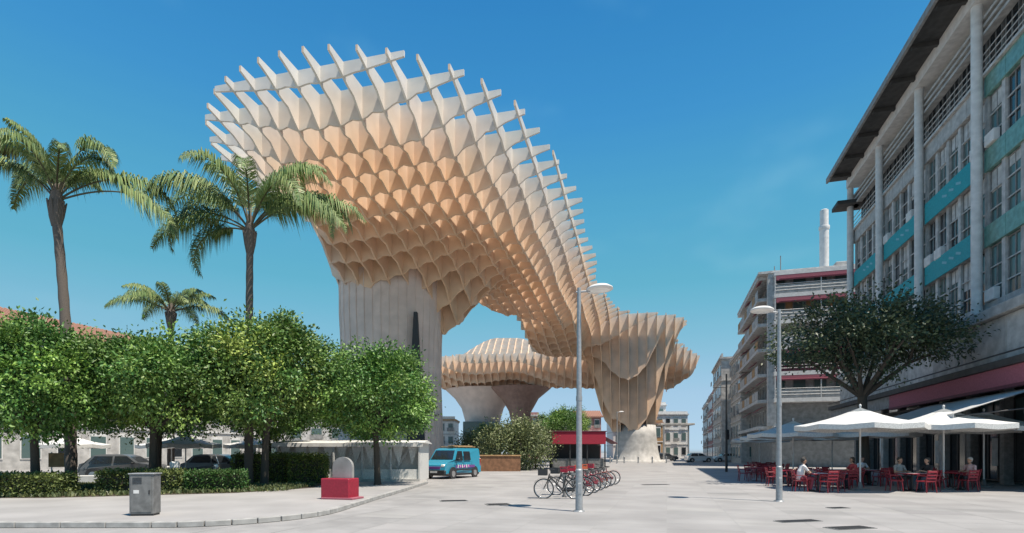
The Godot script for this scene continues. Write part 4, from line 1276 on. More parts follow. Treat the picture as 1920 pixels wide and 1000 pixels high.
func bike_proto() -> Node3D:    # lies along x, front wheel at +x
	var t := thing("bicycle", "", "bicycle")
	var fm: Material = M.dark
	for s in [-0.54, 0.54]:
		var w := part(t, "wheel", MB.new().torus(Vector3(s, 0.34, 0), 0.315, 0.014, Vector3.BACK, 32, 6), M.chrome)
		part(w, "tyre", MB.new().torus(Vector3(s, 0.34, 0), 0.335, 0.02, Vector3.BACK, 32, 8), M.rubber)
		var sp := MB.new()
		for k in 14:
			var a := TAU * k / 14
			sp.tube([Vector3(s, 0.34, 0.02 * (1 if k % 2 else -1)), Vector3(s + cos(a) * 0.31, 0.34 + sin(a) * 0.31, 0)], 0.0035, 3, false)
		part(w, "spokes", sp, M.chrome)
		part(w, "hub", MB.new().tube([Vector3(s, 0.34, -0.06), Vector3(s, 0.34, 0.06)], 0.025, 8), M.chrome)
	var fr := MB.new()
	fr.tube([Vector3(-0.12, 0.30, 0), Vector3(0.36, 0.78, 0)], 0.03, 8)
	fr.tube([Vector3(-0.12, 0.30, 0), Vector3(-0.22, 0.80, 0)], 0.022, 8)
	fr.tube([Vector3(-0.17, 0.52, 0), Vector3(0.35, 0.80, 0)], 0.02, 8)
	for z in [-0.05, 0.05]:
		fr.tube([Vector3(-0.12, 0.30, z * 0.6), Vector3(-0.54, 0.34, z)], 0.012, 6)
		fr.tube([Vector3(-0.2, 0.7, z * 0.4), Vector3(-0.54, 0.34, z)], 0.011, 6)
	part(t, "frame", fr, fm)
	var fk := MB.new()
	for z in [-0.05, 0.05]: fk.tube([Vector3(0.385, 0.66, z), Vector3(0.54, 0.34, z)], 0.013, 6)
	fk.tube([Vector3(0.34, 0.86, 0), Vector3(0.39, 0.64, 0)], 0.024, 8)
	part(t, "fork", fk, fm)
	part(t, "handlebar", MB.new().tube([Vector3(0.20, 0.98, -0.29), Vector3(0.31, 1.01, -0.2), Vector3(0.33, 0.97, 0), Vector3(0.31, 1.01, 0.2), Vector3(0.20, 0.98, 0.29)], 0.014, 6), M.dark)
	part(t, "saddle", MB.new().ball(Vector3(-0.24, 0.87, 0), Vector3(0.14, 0.035, 0.08)), M.black)
	part(t, "seat_post", MB.new().tube([Vector3(-0.2, 0.72, 0), Vector3(-0.235, 0.86, 0)], 0.014, 6), M.chrome)
	part(t, "crank", MB.new().tube([Vector3(-0.03, 0.14, 0.07), Vector3(-0.12, 0.30, 0.07), Vector3(-0.12, 0.30, -0.07), Vector3(-0.21, 0.46, -0.07)], 0.012, 5), M.chrome)
	part(t, "chain_guard", MB.new().cbox(Vector3(-0.3, 0.32, 0.05), Vector3(0.46, 0.13, 0.015), 0.006), M.dark)
	var gd := MB.new()
	for s in [-0.54, 0.54]:
		var pts := []
		for k in 9:
			var a := lerpf(0.15, 2.7, k / 8.0) if s < 0 else lerpf(0.5, 2.6, k / 8.0)
			pts.append(Vector3(s + cos(a) * 0.385, 0.34 + sin(a) * 0.385, 0))
		for k in 8:
			gd.box((pts[k] + pts[k + 1]) / 2, Vector3(0.005, pts[k].distance_to(pts[k + 1]) * 1.05, 0.06), Basis(Vector3.BACK, (pts[k + 1] - pts[k]).angle_to(Vector3.UP) * (1.0 if pts[k + 1].x < pts[k].x else -1.0)))
	part(t, "mudguard", gd, M.dark)
	var bs := MB.new()
	bs.span(0.42, 0.72, 0.80, 0.82, -0.17, 0.17)
	for q in [[0.42, 0.44, -0.17, 0.17], [0.70, 0.72, -0.17, 0.17], [0.44, 0.70, -0.17, -0.15], [0.44, 0.70, 0.15, 0.17]]: bs.span(q[0], q[1], 0.82, 1.02, q[2], q[3])
	part(t, "basket", bs, M.dark)
	part(t, "stand", MB.new().tube([Vector3(-0.14, 0.28, 0.06), Vector3(-0.22, 0.02, 0.14)], 0.01, 5), M.chrome)
	return t

func bikes() -> void:
	var p := bike_proto()
	p.position = V(1.62, 0, 18.2); p.rotation.y = PI - 0.18
	var gr := "bicycles parked in a row behind the left lamp post"
	tag(p, "black bicycle parked nearest the camera, its front wheel pointing left", "bicycle", gr)
	var rows := [
		[2.15, 19.6, "black bicycle with dark basket, second of the parked row", M.dark, M.dark],
		[2.6, 20.9, "dark bicycle with a red basket, third of the parked row", M.dark, M.red],
		[3.05, 22.2, "bicycle with red frame, fourth of the parked row, behind the lamp post", M.red, M.red],
		[3.5, 23.6, "bicycle with orange basket and rose frame, fifth of the parked row", M.rose, M.orange],
		[3.95, 24.9, "bicycle with orange basket and dark frame, sixth of the parked row", M.dark, M.orange],
		[4.45, 26.3, "last bicycle at the far end of the parked row, with a rose frame", M.rose, M.red]]
	for i in rows.size():
		var r: Array = rows[i]
		var c := copy(p, r[2], V(r[0], 0, r[1]), PI - 0.18 + 0.07 * ((i * 7) % 5 - 2), gr)
		for k in c.get_children():
			if String(k.name).begins_with("frame") or String(k.name).begins_with("fork"): k.material_override = r[3]
			if String(k.name).begins_with("basket") or String(k.name).begins_with("chain_guard") or String(k.name).begins_with("mudguard"): k.material_override = r[4]
	var rk := thing("bicycle_rack", "low steel rail with posts along the row of bicycles", "bicycle rack", V(1.1, 0, 18.9))
	var d := Vector3(3.4, 0, -9.6)
	part(rk, "rail", MB.new().cbox(d * 0.5 + Vector3(0.75, 0.03, 0), Vector3(0.18, 0.06, d.length()), 0.01, Basis(Vector3.UP, atan2(d.x, d.z))), M.steel)
	for k in 7:
		var q: Vector3 = d * (k / 7.5) + Vector3(0.75, 0, 0)
		part(rk, "post", MB.new().tube([q, q + Vector3(0, 0.75, 0)], 0.05, 8), M.grey_paint)
		part(rk, "dock", MB.new().cbox(q + Vector3(0, 0.78, 0), Vector3(0.2, 0.16, 0.12), 0.03), M.grey_paint)

func wheel_part(t: Node3D, x: float, z: float, r: float) -> void:
	var w := part(t, "wheel", MB.new().tube([Vector3(x - 0.1, r, z), Vector3(x + 0.1, r, z)], r * 0.62, 18), M.chrome)
	part(w, "tyre", MB.new().torus(Vector3(x, r, z), r * 0.8, r * 0.24, Vector3.RIGHT, 24, 8), M.rubber)

func car_glass(t: Node3D, called: String, pts: Array, out: Vector3) -> void:
	var b := MB.new()
	b.poly(pts, out)
	part(t, called, b, M.glass)

func van() -> void:
	var t := thing("van", "small turquoise blue van with a purple stripe and roof rack, by the white tent", "van", V(-3.7, 0, 33.2), deg_to_rad(-27))
	var prof := PackedVector2Array([Vector2(-1.95, 0.3), Vector2(-1.98, 0.75), Vector2(-1.93, 1.75), Vector2(-1.85, 1.83), Vector2(0.45, 1.83), Vector2(0.75, 1.74), Vector2(1.22, 1.10), Vector2(1.75, 0.98), Vector2(1.95, 0.82), Vector2(2.0, 0.55), Vector2(1.97, 0.3)])
	var wf := func(y: float, z: float) -> float:
		var w := 0.88 if y < 1.0 else lerpf(0.88, 0.74, (y - 1.0) / 0.83)
		return w - 0.10 * smoothstep(1.4, 2.0, z)
	part(t, "body", MB.new().ext(prof, wf), M.van)
	part(t, "front_bumper", MB.new().cbox(Vector3(0, 0.40, 1.95), Vector3(1.62, 0.28, 0.16), 0.05), M.dark)
	part(t, "rear_bumper", MB.new().cbox(Vector3(0, 0.42, -1.97), Vector3(1.7, 0.2, 0.12), 0.04), M.dark)
	part(t, "sill", MB.new().cbox(Vector3(0, 0.26, 0), Vector3(1.74, 0.14, 3.6), 0.03), M.dark)
	part(t, "grille", MB.new().cbox(Vector3(0, 0.66, 1.985), Vector3(0.9, 0.16, 0.04), 0.015), M.van_purple)
	for s in [-1.0, 1.0]:
		part(t, "headlight", MB.new().cbox(Vector3(s * 0.60, 0.78, 1.90), Vector3(0.28, 0.17, 0.16), 0.04), M.lens)
		part(t, "tail_light", MB.new().cbox(Vector3(s * 0.80, 0.95, -1.95), Vector3(0.12, 0.5, 0.06), 0.02), M.tail)
		part(t, "mirror", MB.new().cbox(Vector3(s * 0.98, 1.15, 0.85), Vector3(0.2, 0.17, 0.1), 0.03), M.dark)
		wheel_part(t, s * 0.80, 1.25, 0.30); wheel_part(t, s * 0.80, -1.25, 0.30)
		part(t, "wheel_arch", MB.new().tube([Vector3(s * 0.83, 0.34, 1.25), Vector3(s * 0.884, 0.34, 1.25)], 0.37, 18), M.dark)
		part(t, "wheel_arch", MB.new().tube([Vector3(s * 0.83, 0.34, -1.25), Vector3(s * 0.884, 0.34, -1.25)], 0.37, 18), M.dark)
		part(t, "stripe", MB.new().box(Vector3(s * 0.885, 0.72, -0.1), Vector3(0.012, 0.16, 2.2)), M.van_purple)
		for k in 6:                           # the lettering is too small to read: pale strokes
			part(t, "lettering", MB.new().box(Vector3(s * 0.893, 0.74, 0.75 - k * 0.24), Vector3(0.01, 0.15 if k % 2 else 0.2, 0.10), Basis(Vector3.RIGHT, 0.3 if k % 3 else -0.3)), M.pink if k % 2 else M.white)
		var w0: float = wf.call(1.08, 0) + 0.008
		var w1: float = wf.call(1.66, 0) + 0.008
		for z in [1.08, 0.085, -0.85]: part(t, "door_seam", MB.new().box(Vector3(s * 0.8835, 0.72, z), Vector3(0.006, 0.62, 0.014)), M.black)
		part(t, "side_moulding", MB.new().cbox(Vector3(s * 0.885, 0.52, -0.1), Vector3(0.03, 0.07, 2.0), 0.01), M.dark)
		part(t, "door_handle", MB.new().cbox(Vector3(s * 0.89, 0.93, 0.22), Vector3(0.03, 0.035, 0.16), 0.008), M.dark)
		car_glass(t, "side_window", [Vector3(s * w0, 1.08, 1.05), Vector3(s * w0, 1.08, 0.15), Vector3(s * w1, 1.66, 0.15), Vector3(s * w1, 1.66, 0.66)], Vector3(s, 0.2, 0))
		car_glass(t, "side_window", [Vector3(s * w0, 1.10, 0.02), Vector3(s * w0, 1.10, -0.75), Vector3(s * w1, 1.64, -0.75), Vector3(s * w1, 1.64, 0.02)], Vector3(s, 0.2, 0))
		part(t, "roof_rail", MB.new().tube([Vector3(s * 0.62, 1.92, 0.4), Vector3(s * 0.62, 1.92, -1.7)], 0.025, 6), M.ochre)
	for z in [0.3, -0.6, -1.5]:
		part(t, "roof_bar", MB.new().cbox(Vector3(0, 1.91, z), Vector3(1.35, 0.05, 0.09), 0.01), M.ochre)
	part(t, "roof_ladder", MB.new().cbox(Vector3(0.2, 1.97, -0.6), Vector3(0.4, 0.06, 2.3), 0.01), M.ochre)
	car_glass(t, "windscreen", [Vector3(-0.80, 1.14, 1.20), Vector3(0.80, 1.14, 1.20), Vector3(0.68, 1.70, 0.795), Vector3(-0.68, 1.70, 0.795)], Vector3(0, 0.6, 1))
	part(t, "number_plate", MB.new().box(Vector3(0, 0.42, 2.035), Vector3(0.5, 0.11, 0.012)), M.white)

func car_proto(paint: Material) -> Node3D:
	var t := thing("parked_car", "", "car")
	var prof := PackedVector2Array([Vector2(-2.0, 0.3), Vector2(-2.08, 0.6), Vector2(-2.0, 0.92), Vector2(-1.75, 1.0), Vector2(-1.35, 1.40), Vector2(-0.9, 1.47), Vector2(0.1, 1.46), Vector2(0.45, 1.36), Vector2(1.0, 0.98), Vector2(1.75, 0.85), Vector2(2.05, 0.65), Vector2(2.08, 0.35), Vector2(2.0, 0.25)])
	var wf := func(y: float, z: float) -> float:
		var w := 0.86 if y < 0.9 else lerpf(0.86, 0.64, (y - 0.9) / 0.57)
		return w - 0.12 * smoothstep(1.3, 2.1, absf(z))
	part(t, "body", MB.new().ext(prof, wf), paint)
	for s in [-1.0, 1.0]:
		for z in [-1.28, 1.28]:
			wheel_part(t, s * 0.78, z, 0.31)
			part(t, "wheel_arch", MB.new().tube([Vector3(s * 0.8, 0.33, z), Vector3(s * 0.866, 0.33, z)], 0.37, 16), M.dark)
		part(t, "headlight", MB.new().cbox(Vector3(s * 0.58, 0.70, 1.98), Vector3(0.3, 0.13, 0.12), 0.04), M.lens)
		part(t, "tail_light", MB.new().cbox(Vector3(s * 0.58, 0.82, -2.0), Vector3(0.28, 0.14, 0.08), 0.03), M.tail)
		part(t, "mirror", MB.new().cbox(Vector3(s * 0.92, 0.98, 0.72), Vector3(0.18, 0.12, 0.1), 0.03), M.dark)
		var w0: float = wf.call(0.98, 0) + 0.008
		var w1: float = wf.call(1.36, 0) + 0.008
		car_glass(t, "side_window", [Vector3(s * w0, 0.98, 0.85), Vector3(s * w0, 0.98, -0.25), Vector3(s * w1, 1.36, -0.25), Vector3(s * w1, 1.36, 0.35)], Vector3(s, 0.3, 0))
		car_glass(t, "side_window", [Vector3(s * w0, 0.98, -0.35), Vector3(s * w0, 0.98, -1.5), Vector3(s * w1, 1.36, -1.25), Vector3(s * w1, 1.36, -0.35)], Vector3(s, 0.3, 0))
	car_glass(t, "windscreen", [Vector3(-0.74, 1.02, 0.97), Vector3(0.74, 1.02, 0.97), Vector3(0.62, 1.34, 0.50), Vector3(-0.62, 1.34, 0.50)], Vector3(0, 1, 1))
	car_glass(t, "rear_window", [Vector3(-0.7, 1.04, -1.735), Vector3(0.7, 1.04, -1.735), Vector3(0.62, 1.36, -1.41), Vector3(-0.62, 1.36, -1.41)], Vector3(0, 1, -1))
	part(t, "bumper", MB.new().cbox(Vector3(0, 0.4, 2.03), Vector3(1.5, 0.2, 0.12), 0.04), M.dark)
	return t

func scooter() -> void:
	var t := thing("motor_scooter", "dark motor scooter parked under the trees beyond the grey cabinet", "scooter", V(-12.1, 0.12, 20.9), 0.5)
	for x in [-0.62, 0.62]:
		var w := part(t, "wheel", MB.new().tube([Vector3(x, 0.25, -0.05), Vector3(x, 0.25, 0.05)], 0.15, 14), M.chrome)
		part(w, "tyre", MB.new().torus(Vector3(x, 0.25, 0), 0.2, 0.06, Vector3.BACK, 20, 8), M.rubber)
	part(t, "tail", MB.new().ext(PackedVector2Array([Vector2(-0.95, 0.55), Vector2(-0.9, 0.74), Vector2(-0.15, 0.72), Vector2(-0.1, 0.35), Vector2(-0.5, 0.32)]), func(_y, _z): return 0.15), M.car_grey).rotation.y = PI / 2
	part(t, "seat", MB.new().cbox(Vector3(-0.5, 0.79, 0), Vector3(0.75, 0.1, 0.28), 0.04), M.black)
	part(t, "footboard", MB.new().cbox(Vector3(0.1, 0.32, 0), Vector3(0.5, 0.08, 0.34), 0.02), M.dark)
	part(t, "leg_shield", MB.new().cbox(Vector3(0.42, 0.62, 0), Vector3(0.08, 0.65, 0.4), 0.03, Basis(Vector3.BACK, 0.25)), M.car_grey)
	part(t, "fork", MB.new().tube([Vector3(0.62, 0.25, 0), Vector3(0.36, 0.98, 0)], 0.035, 8), M.chrome)
	part(t, "handlebar", MB.new().tube([Vector3(0.28, 1.02, -0.33), Vector3(0.36, 1.0, 0), Vector3(0.28, 1.02, 0.33)], 0.018, 6), M.dark)
	part(t, "headlight", MB.new().ball(Vector3(0.45, 0.92, 0), Vector3(0.08, 0.09, 0.1)), M.lens)
	part(t, "mudguard", MB.new().cbox(Vector3(0.62, 0.5, 0), Vector3(0.4, 0.06, 0.14), 0.02), M.car_grey)
	part(t, "windshield", MB.new().cbox(Vector3(0.47, 1.2, 0), Vector3(0.02, 0.4, 0.36), 0.005, Basis(Vector3.BACK, 0.3)), M.lens)
	part(t, "top_box", MB.new().cbox(Vector3(-0.95, 0.98, 0), Vector3(0.32, 0.28, 0.36), 0.05), M.white)

func tent() -> void:
	var t := thing("white_tent", "long white tent with draped white cloths between grey posts, behind the bare trunk", "tent", V(-11.9, 0.12, 27.0), 0.0)
	t.scale = Vector3(1, 0.84, 1)
	var w := 7.2
	part(t, "skirt", MB.new().span(0, w, 0, 0.72, -0.06, 0.0), M.canvas)
	part(t, "base", MB.new().span(-0.05, w + 0.05, 0, 0.14, 0.002, 0.3), M.pale_concrete)
	part(t, "back_wall", MB.new().span(0.03, w - 0.03, 0.15, 2.3, -0.75, -0.7), M.canvas)
	for s in [0.0, w]: part(t, "side_wall", MB.new().span(s - 0.02, s + 0.02, 0, 2.3, -2.949, -0.061), M.canvas)
	var roof := MB.new()
	roof.poly([Vector3(-0.2, 2.3, 0.15), Vector3(w + 0.2, 2.3, 0.15), Vector3(w + 0.2, 2.5, -1.5), Vector3(-0.2, 2.5, -1.5)], Vector3(0, 1, 0.5))
	roof.poly([Vector3(-0.2, 2.3, -3.15), Vector3(w + 0.2, 2.3, -3.15), Vector3(w + 0.2, 2.5, -1.5), Vector3(-0.2, 2.5, -1.5)], Vector3(0, 1, -0.5))
	for s in [-0.2, w + 0.2]: roof.poly([Vector3(s, 2.3, 0.15), Vector3(s, 2.5, -1.5), Vector3(s, 2.3, -3.15)], Vector3(signf(s - 1), 0, 0))
	part(t, "roof", roof, M.canvas)
	part(t, "valance", MB.new().span(-0.2, w + 0.2, 2.08, 2.298, 0.13, 0.15), M.white)
	var n := 5
	for i in n + 1:
		part(t, "post", MB.new().cbox(Vector3(w * i / n, 1.15, 0.03), Vector3(0.09, 2.3, 0.09), 0.01), M.grey_canvas)
	for i in n:
		var a := w * i / n + 0.05
		var e := w * (i + 1) / n - 0.05
		# cloths gathered to points between the posts
		var mx := (a + e) / 2
		part(t, "drape", MB.new().ext(PackedVector2Array([Vector2(0, 2.1), Vector2(0.55, 2.1), Vector2(0.33, 0.95)]), func(_y, _z): return 0.02, false), M.canvas, Vector3(a, 0, -0.2)).rotation.y = PI / 2
		part(t, "drape", MB.new().ext(PackedVector2Array([Vector2(0, 2.1), Vector2(0.55, 2.1), Vector2(0.2, 1.0)]), func(_y, _z): return 0.02, false), M.canvas, Vector3(mx + 0.1, 0, -0.25)).rotation.y = PI / 2
		part(t, "grey_panel", MB.new().cbox(Vector3((a + e) / 2 + (0.2 if i % 2 else -0.2), 1.4, -0.55), Vector3(0.16, 1.5, 0.03), 0.005, Basis(Vector3.BACK, 0.5 if i % 2 else -0.5)), M.grey_canvas)

func street_things() -> void:
	lamp("pale grey street lamp left of the bicycles' far end, its flat head pointing right", V(1.8, 0, 14.3), 5.95, 1.0)
	lamp("pale grey street lamp at the cafe terrace corner, its flat head pointing left", V(8.62, 0, 17.2), 6.15, -1.0)
	lamp("thin far street lamp in front of the canopy's plinth", V(14.2, 0, 72.0), 7.0, 1.0)
	lamp("thin street lamp among the olive shrubs", V(0.15, 0, 60.0), 4.6, -1.0)
	bikes()
	van()
	tent()
	scooter()
	# grey cabinet
	var t := thing("utility_cabinet", "grey upright metal cabinet on the pavement at the lower left", "cabinet", V(-8.6, 0.12, 12.5), 0.12)
	part(t, "body", MB.new().cbox(Vector3(0, 0.50, 0), Vector3(0.52, 0.92, 0.34), 0.015), M.grey_paint)
	part(t, "plinth", MB.new().span(-0.24, 0.24, 0, 0.038, -0.15, 0.15), M.dark)
	part(t, "lid", MB.new().cbox(Vector3(0, 0.975, 0), Vector3(0.56, 0.028, 0.38), 0.008), M.steel)
	part(t, "door", MB.new().cbox(Vector3(0, 0.5, 0.176), Vector3(0.44, 0.82, 0.012), 0.004), M.grey_paint)
	part(t, "lock", MB.new().cbox(Vector3(0.18, 0.55, 0.187), Vector3(0.03, 0.09, 0.012), 0.004), M.dark)
	for k in 5: part(t, "vent", MB.new().cbox(Vector3(-0.08, 0.76 + k * 0.03, 0.186), Vector3(0.2, 0.012, 0.01), 0.003), M.dark)
	part(t, "sticker", MB.new().box(Vector3(-0.1, 0.56, 0.184), Vector3(0.12, 0.08, 0.003)), M.white)
	# red box with arched grey panel
	t = thing("red_stand", "red cube with an arched grey panel standing up behind its top, on the pavement corner", "stand", V(-5.45, 0.12, 16.9), -0.25)
	part(t, "red_box", MB.new().cbox(Vector3(0, 0.33, 0), Vector3(0.98, 0.64, 0.62), 0.02), M.red)
	part(t, "kick_plate", MB.new().cbox(Vector3(0.1, 0.03, 0.02), Vector3(1.1, 0.06, 0.7), 0.01), M.rose)
	var ar := PackedVector2Array()
	ar.append(Vector2(-0.35, 0.66)); ar.append(Vector2(0.35, 0.66))
	for k in 13:
		var a := PI * k / 12
		ar.append(Vector2(cos(a) * 0.35, 1.0 + sin(a) * 0.32))
	var pn := part(t, "arched_panel", MB.new().ext(ar, func(_y, _z): return 0.06), M.concrete, Vector3(0.05, 0, -0.1))
	pn.rotation.y = PI / 2
	# red kiosk
	t = thing("market_kiosk", "kiosk with a red fascia and dark open front under the arch", "kiosk", V(3.7, 0, 49.5), 0.0)
	part(t, "fascia", MB.new().cbox(Vector3(2.5, 2.9, 0), Vector3(5.0, 1.15, 0.25), 0.04), M.red_cloth)
	part(t, "roof", MB.new().cbox(Vector3(2.4, 3.52, -1.6), Vector3(5.4, 0.08, 3.6), 0.02), M.maroon)
	part(t, "back_wall", MB.new().span(0, 5.0, 0, 3.47, -3.2, -3.1), M.dark)
	part(t, "counter", MB.new().cbox(Vector3(2.5, 0.5, -0.6), Vector3(4.8, 1.0, 0.6), 0.03), M.grey_paint)
	for x in [0.05, 1.7, 3.3, 4.95]: part(t, "post", MB.new().cbox(Vector3(x, 1.16, -0.1), Vector3(0.12, 2.32, 0.12), 0.01), M.dark)
	part(t, "side_awning", MB.new().box(Vector3(5.5, 2.7, -1.4), Vector3(1.3, 0.06, 3.0), Basis(Vector3.BACK, -0.5)), M.maroon)
	# low brick wall behind the van
	t = thing("brick_wall", "low brown brick wall behind the blue van", "wall", V(-2.9, 0, 44.0))
	part(t, "wall", MB.new().span(0, 3.6, 0, 1.25, -0.3, 0), M.brick)
	part(t, "coping", MB.new().cbox(Vector3(1.8, 1.3, -0.15), Vector3(3.7, 0.1, 0.42), 0.02), M.ochre)
	# gantry at the street's end
	t = thing("gantry", "pale steel frame with one post at the far end of the street", "gantry", V(24.2, 0, 85))
	part(t, "post", MB.new().cbox(Vector3(0, 2.95, 0), Vector3(0.22, 5.9, 0.22), 0.02), M.steel)
	part(t, "post", MB.new().cbox(Vector3(4.6, 2.95, -2.0), Vector3(0.22, 5.9, 0.22), 0.02), M.steel)
	part(t, "beam", MB.new().cbox(Vector3(2.2, 6.05, -1.0), Vector3(5.4, 0.3, 2.4), 0.03), M.pale_concrete)
	# dark signal post
	t = thing("signal_post", "tall dark post with a short arm in front of the far right houses", "post", V(17.3, 0, 43.0))
	part(t, "pole", MB.new().tube([Vector3.ZERO, Vector3(0, 7.9, 0)], [0.10, 0.06], 10), M.dark)
	part(t, "arm", MB.new().tube([Vector3(0, 6.8, 0), Vector3(-1.1, 6.85, 0)], 0.035, 6), M.dark)
	part(t, "lamp_box", MB.new().cbox(Vector3(0.0, 3.0, 0.16), Vector3(0.26, 0.8, 0.2), 0.03), M.black)
	# bollards before the plinth
	var bl := thing("bollard", "", "bollard", V(14.0, 0, 76))
	part(bl, "post", MB.new().lathe([Vector2(0.1, 0), Vector2(0.1, 0.9), Vector2(0.07, 0.98), Vector2(0, 1.0)], 10), M.steel)
	part(bl, "collar", MB.new().tube([Vector3(0, 0.7, 0), Vector3(0, 0.78, 0)], 0.112, 10), M.dark)
	var gl := "steel bollards before the canopy's plinth"
	tag(bl, "steel bollard at the left end of the row before the plinth", "bollard", gl)
	var nm := ["second steel bollard from the left before the plinth", "middle steel bollard before the plinth", "steel bollard before the plinth's right half", "steel bollard at the right end of the row before the plinth"]
	for k in 4: copy(bl, nm[k], V(16.0 + 2.0 * k, 0, 76), 0, gl)
	# parked cars
	var c := car_proto(M.car_white)
	c.position = V(29.4, 0, 84); c.rotation.y = PI / 2; tag(c, "white car parked across the far end of the street, left of two", "car", "cars at the far end of the street")
	copy(c, "white car parked across the far end of the street, right of two", V(34.5, 0, 86), -PI / 2, "cars at the far end of the street")
	var c2 := car_proto(M.car_grey)
	c2.position = V(28.0, 0, 97); c2.rotation.y = PI / 2; tag(c2, "dark grey car behind the gantry at the street's far end", "car", "cars at the far end of the street")
	copy(c2, "dark grey car beside the bushes behind the yellow green hedge", V(-14.0, 0, 35.0), PI / 2, "cars behind the orange trees")
	copy(c2, "dark grey car behind the scooter under the trees", V(-17.4, 0, 32.0), PI / 2 + 0.1, "cars behind the orange trees")
	copy(c2, "dark grey car under the trees beside the terrace, nearest the left edge", V(-22.3, 0, 30.8), PI / 2 + 0.2, "cars behind the orange trees")
	var c3 := car_proto(M.car_red)
	c3.position = V(-16.6, 0, 36.0); c3.rotation.y = PI / 2 + 0.1; tag(c3, "dark red car far behind the tallest orange tree", "car", "cars behind the orange trees")
	# parasols of the terrace under the trees
	var g := "white parasols under the orange trees"
	var p := parasol_proto(1.9, 2.6, 2.05, M.canvas)
	p.position = V(-25.6, 0, 31.0); tag(p, "white parasol under the trees near the left edge", "parasol", g)
	copy(p, "white parasol under the trees between the two left trunks", V(-21.4, 0, 33.5), 0.3, g)
	copy(p, "white parasol under the trees behind the scooter", V(-18.0, 0, 29.4), 0.5, g)
	copy(p, "white parasol under the trees left of the tallest tree", V(-15.0, 0, 31.6), 0.2, g)
	t = thing("panel", "small orange notice panel on white legs under the leftmost trees", "panel", V(-22.4, 0, 26.6), 0.3)
	part(t, "board", MB.new().cbox(Vector3(0, 1.2, 0), Vector3(1.2, 0.7, 0.06), 0.01), M.ochre)
	for s in [-0.5, 0.5]: part(t, "leg", MB.new().tube([Vector3(s, 0, -0.06), Vector3(s, 1.6, -0.06)], 0.03, 6), M.white)
	t = thing("low_wall", "low white planter wall under the trees behind the hedges", "wall", V(-21.0, 0.12, 23.4), 0.12)
	part(t, "wall", MB.new().cbox(Vector3(4.0, 0.22, 0), Vector3(8.0, 0.44, 0.35), 0.02), M.white)
	terrace()

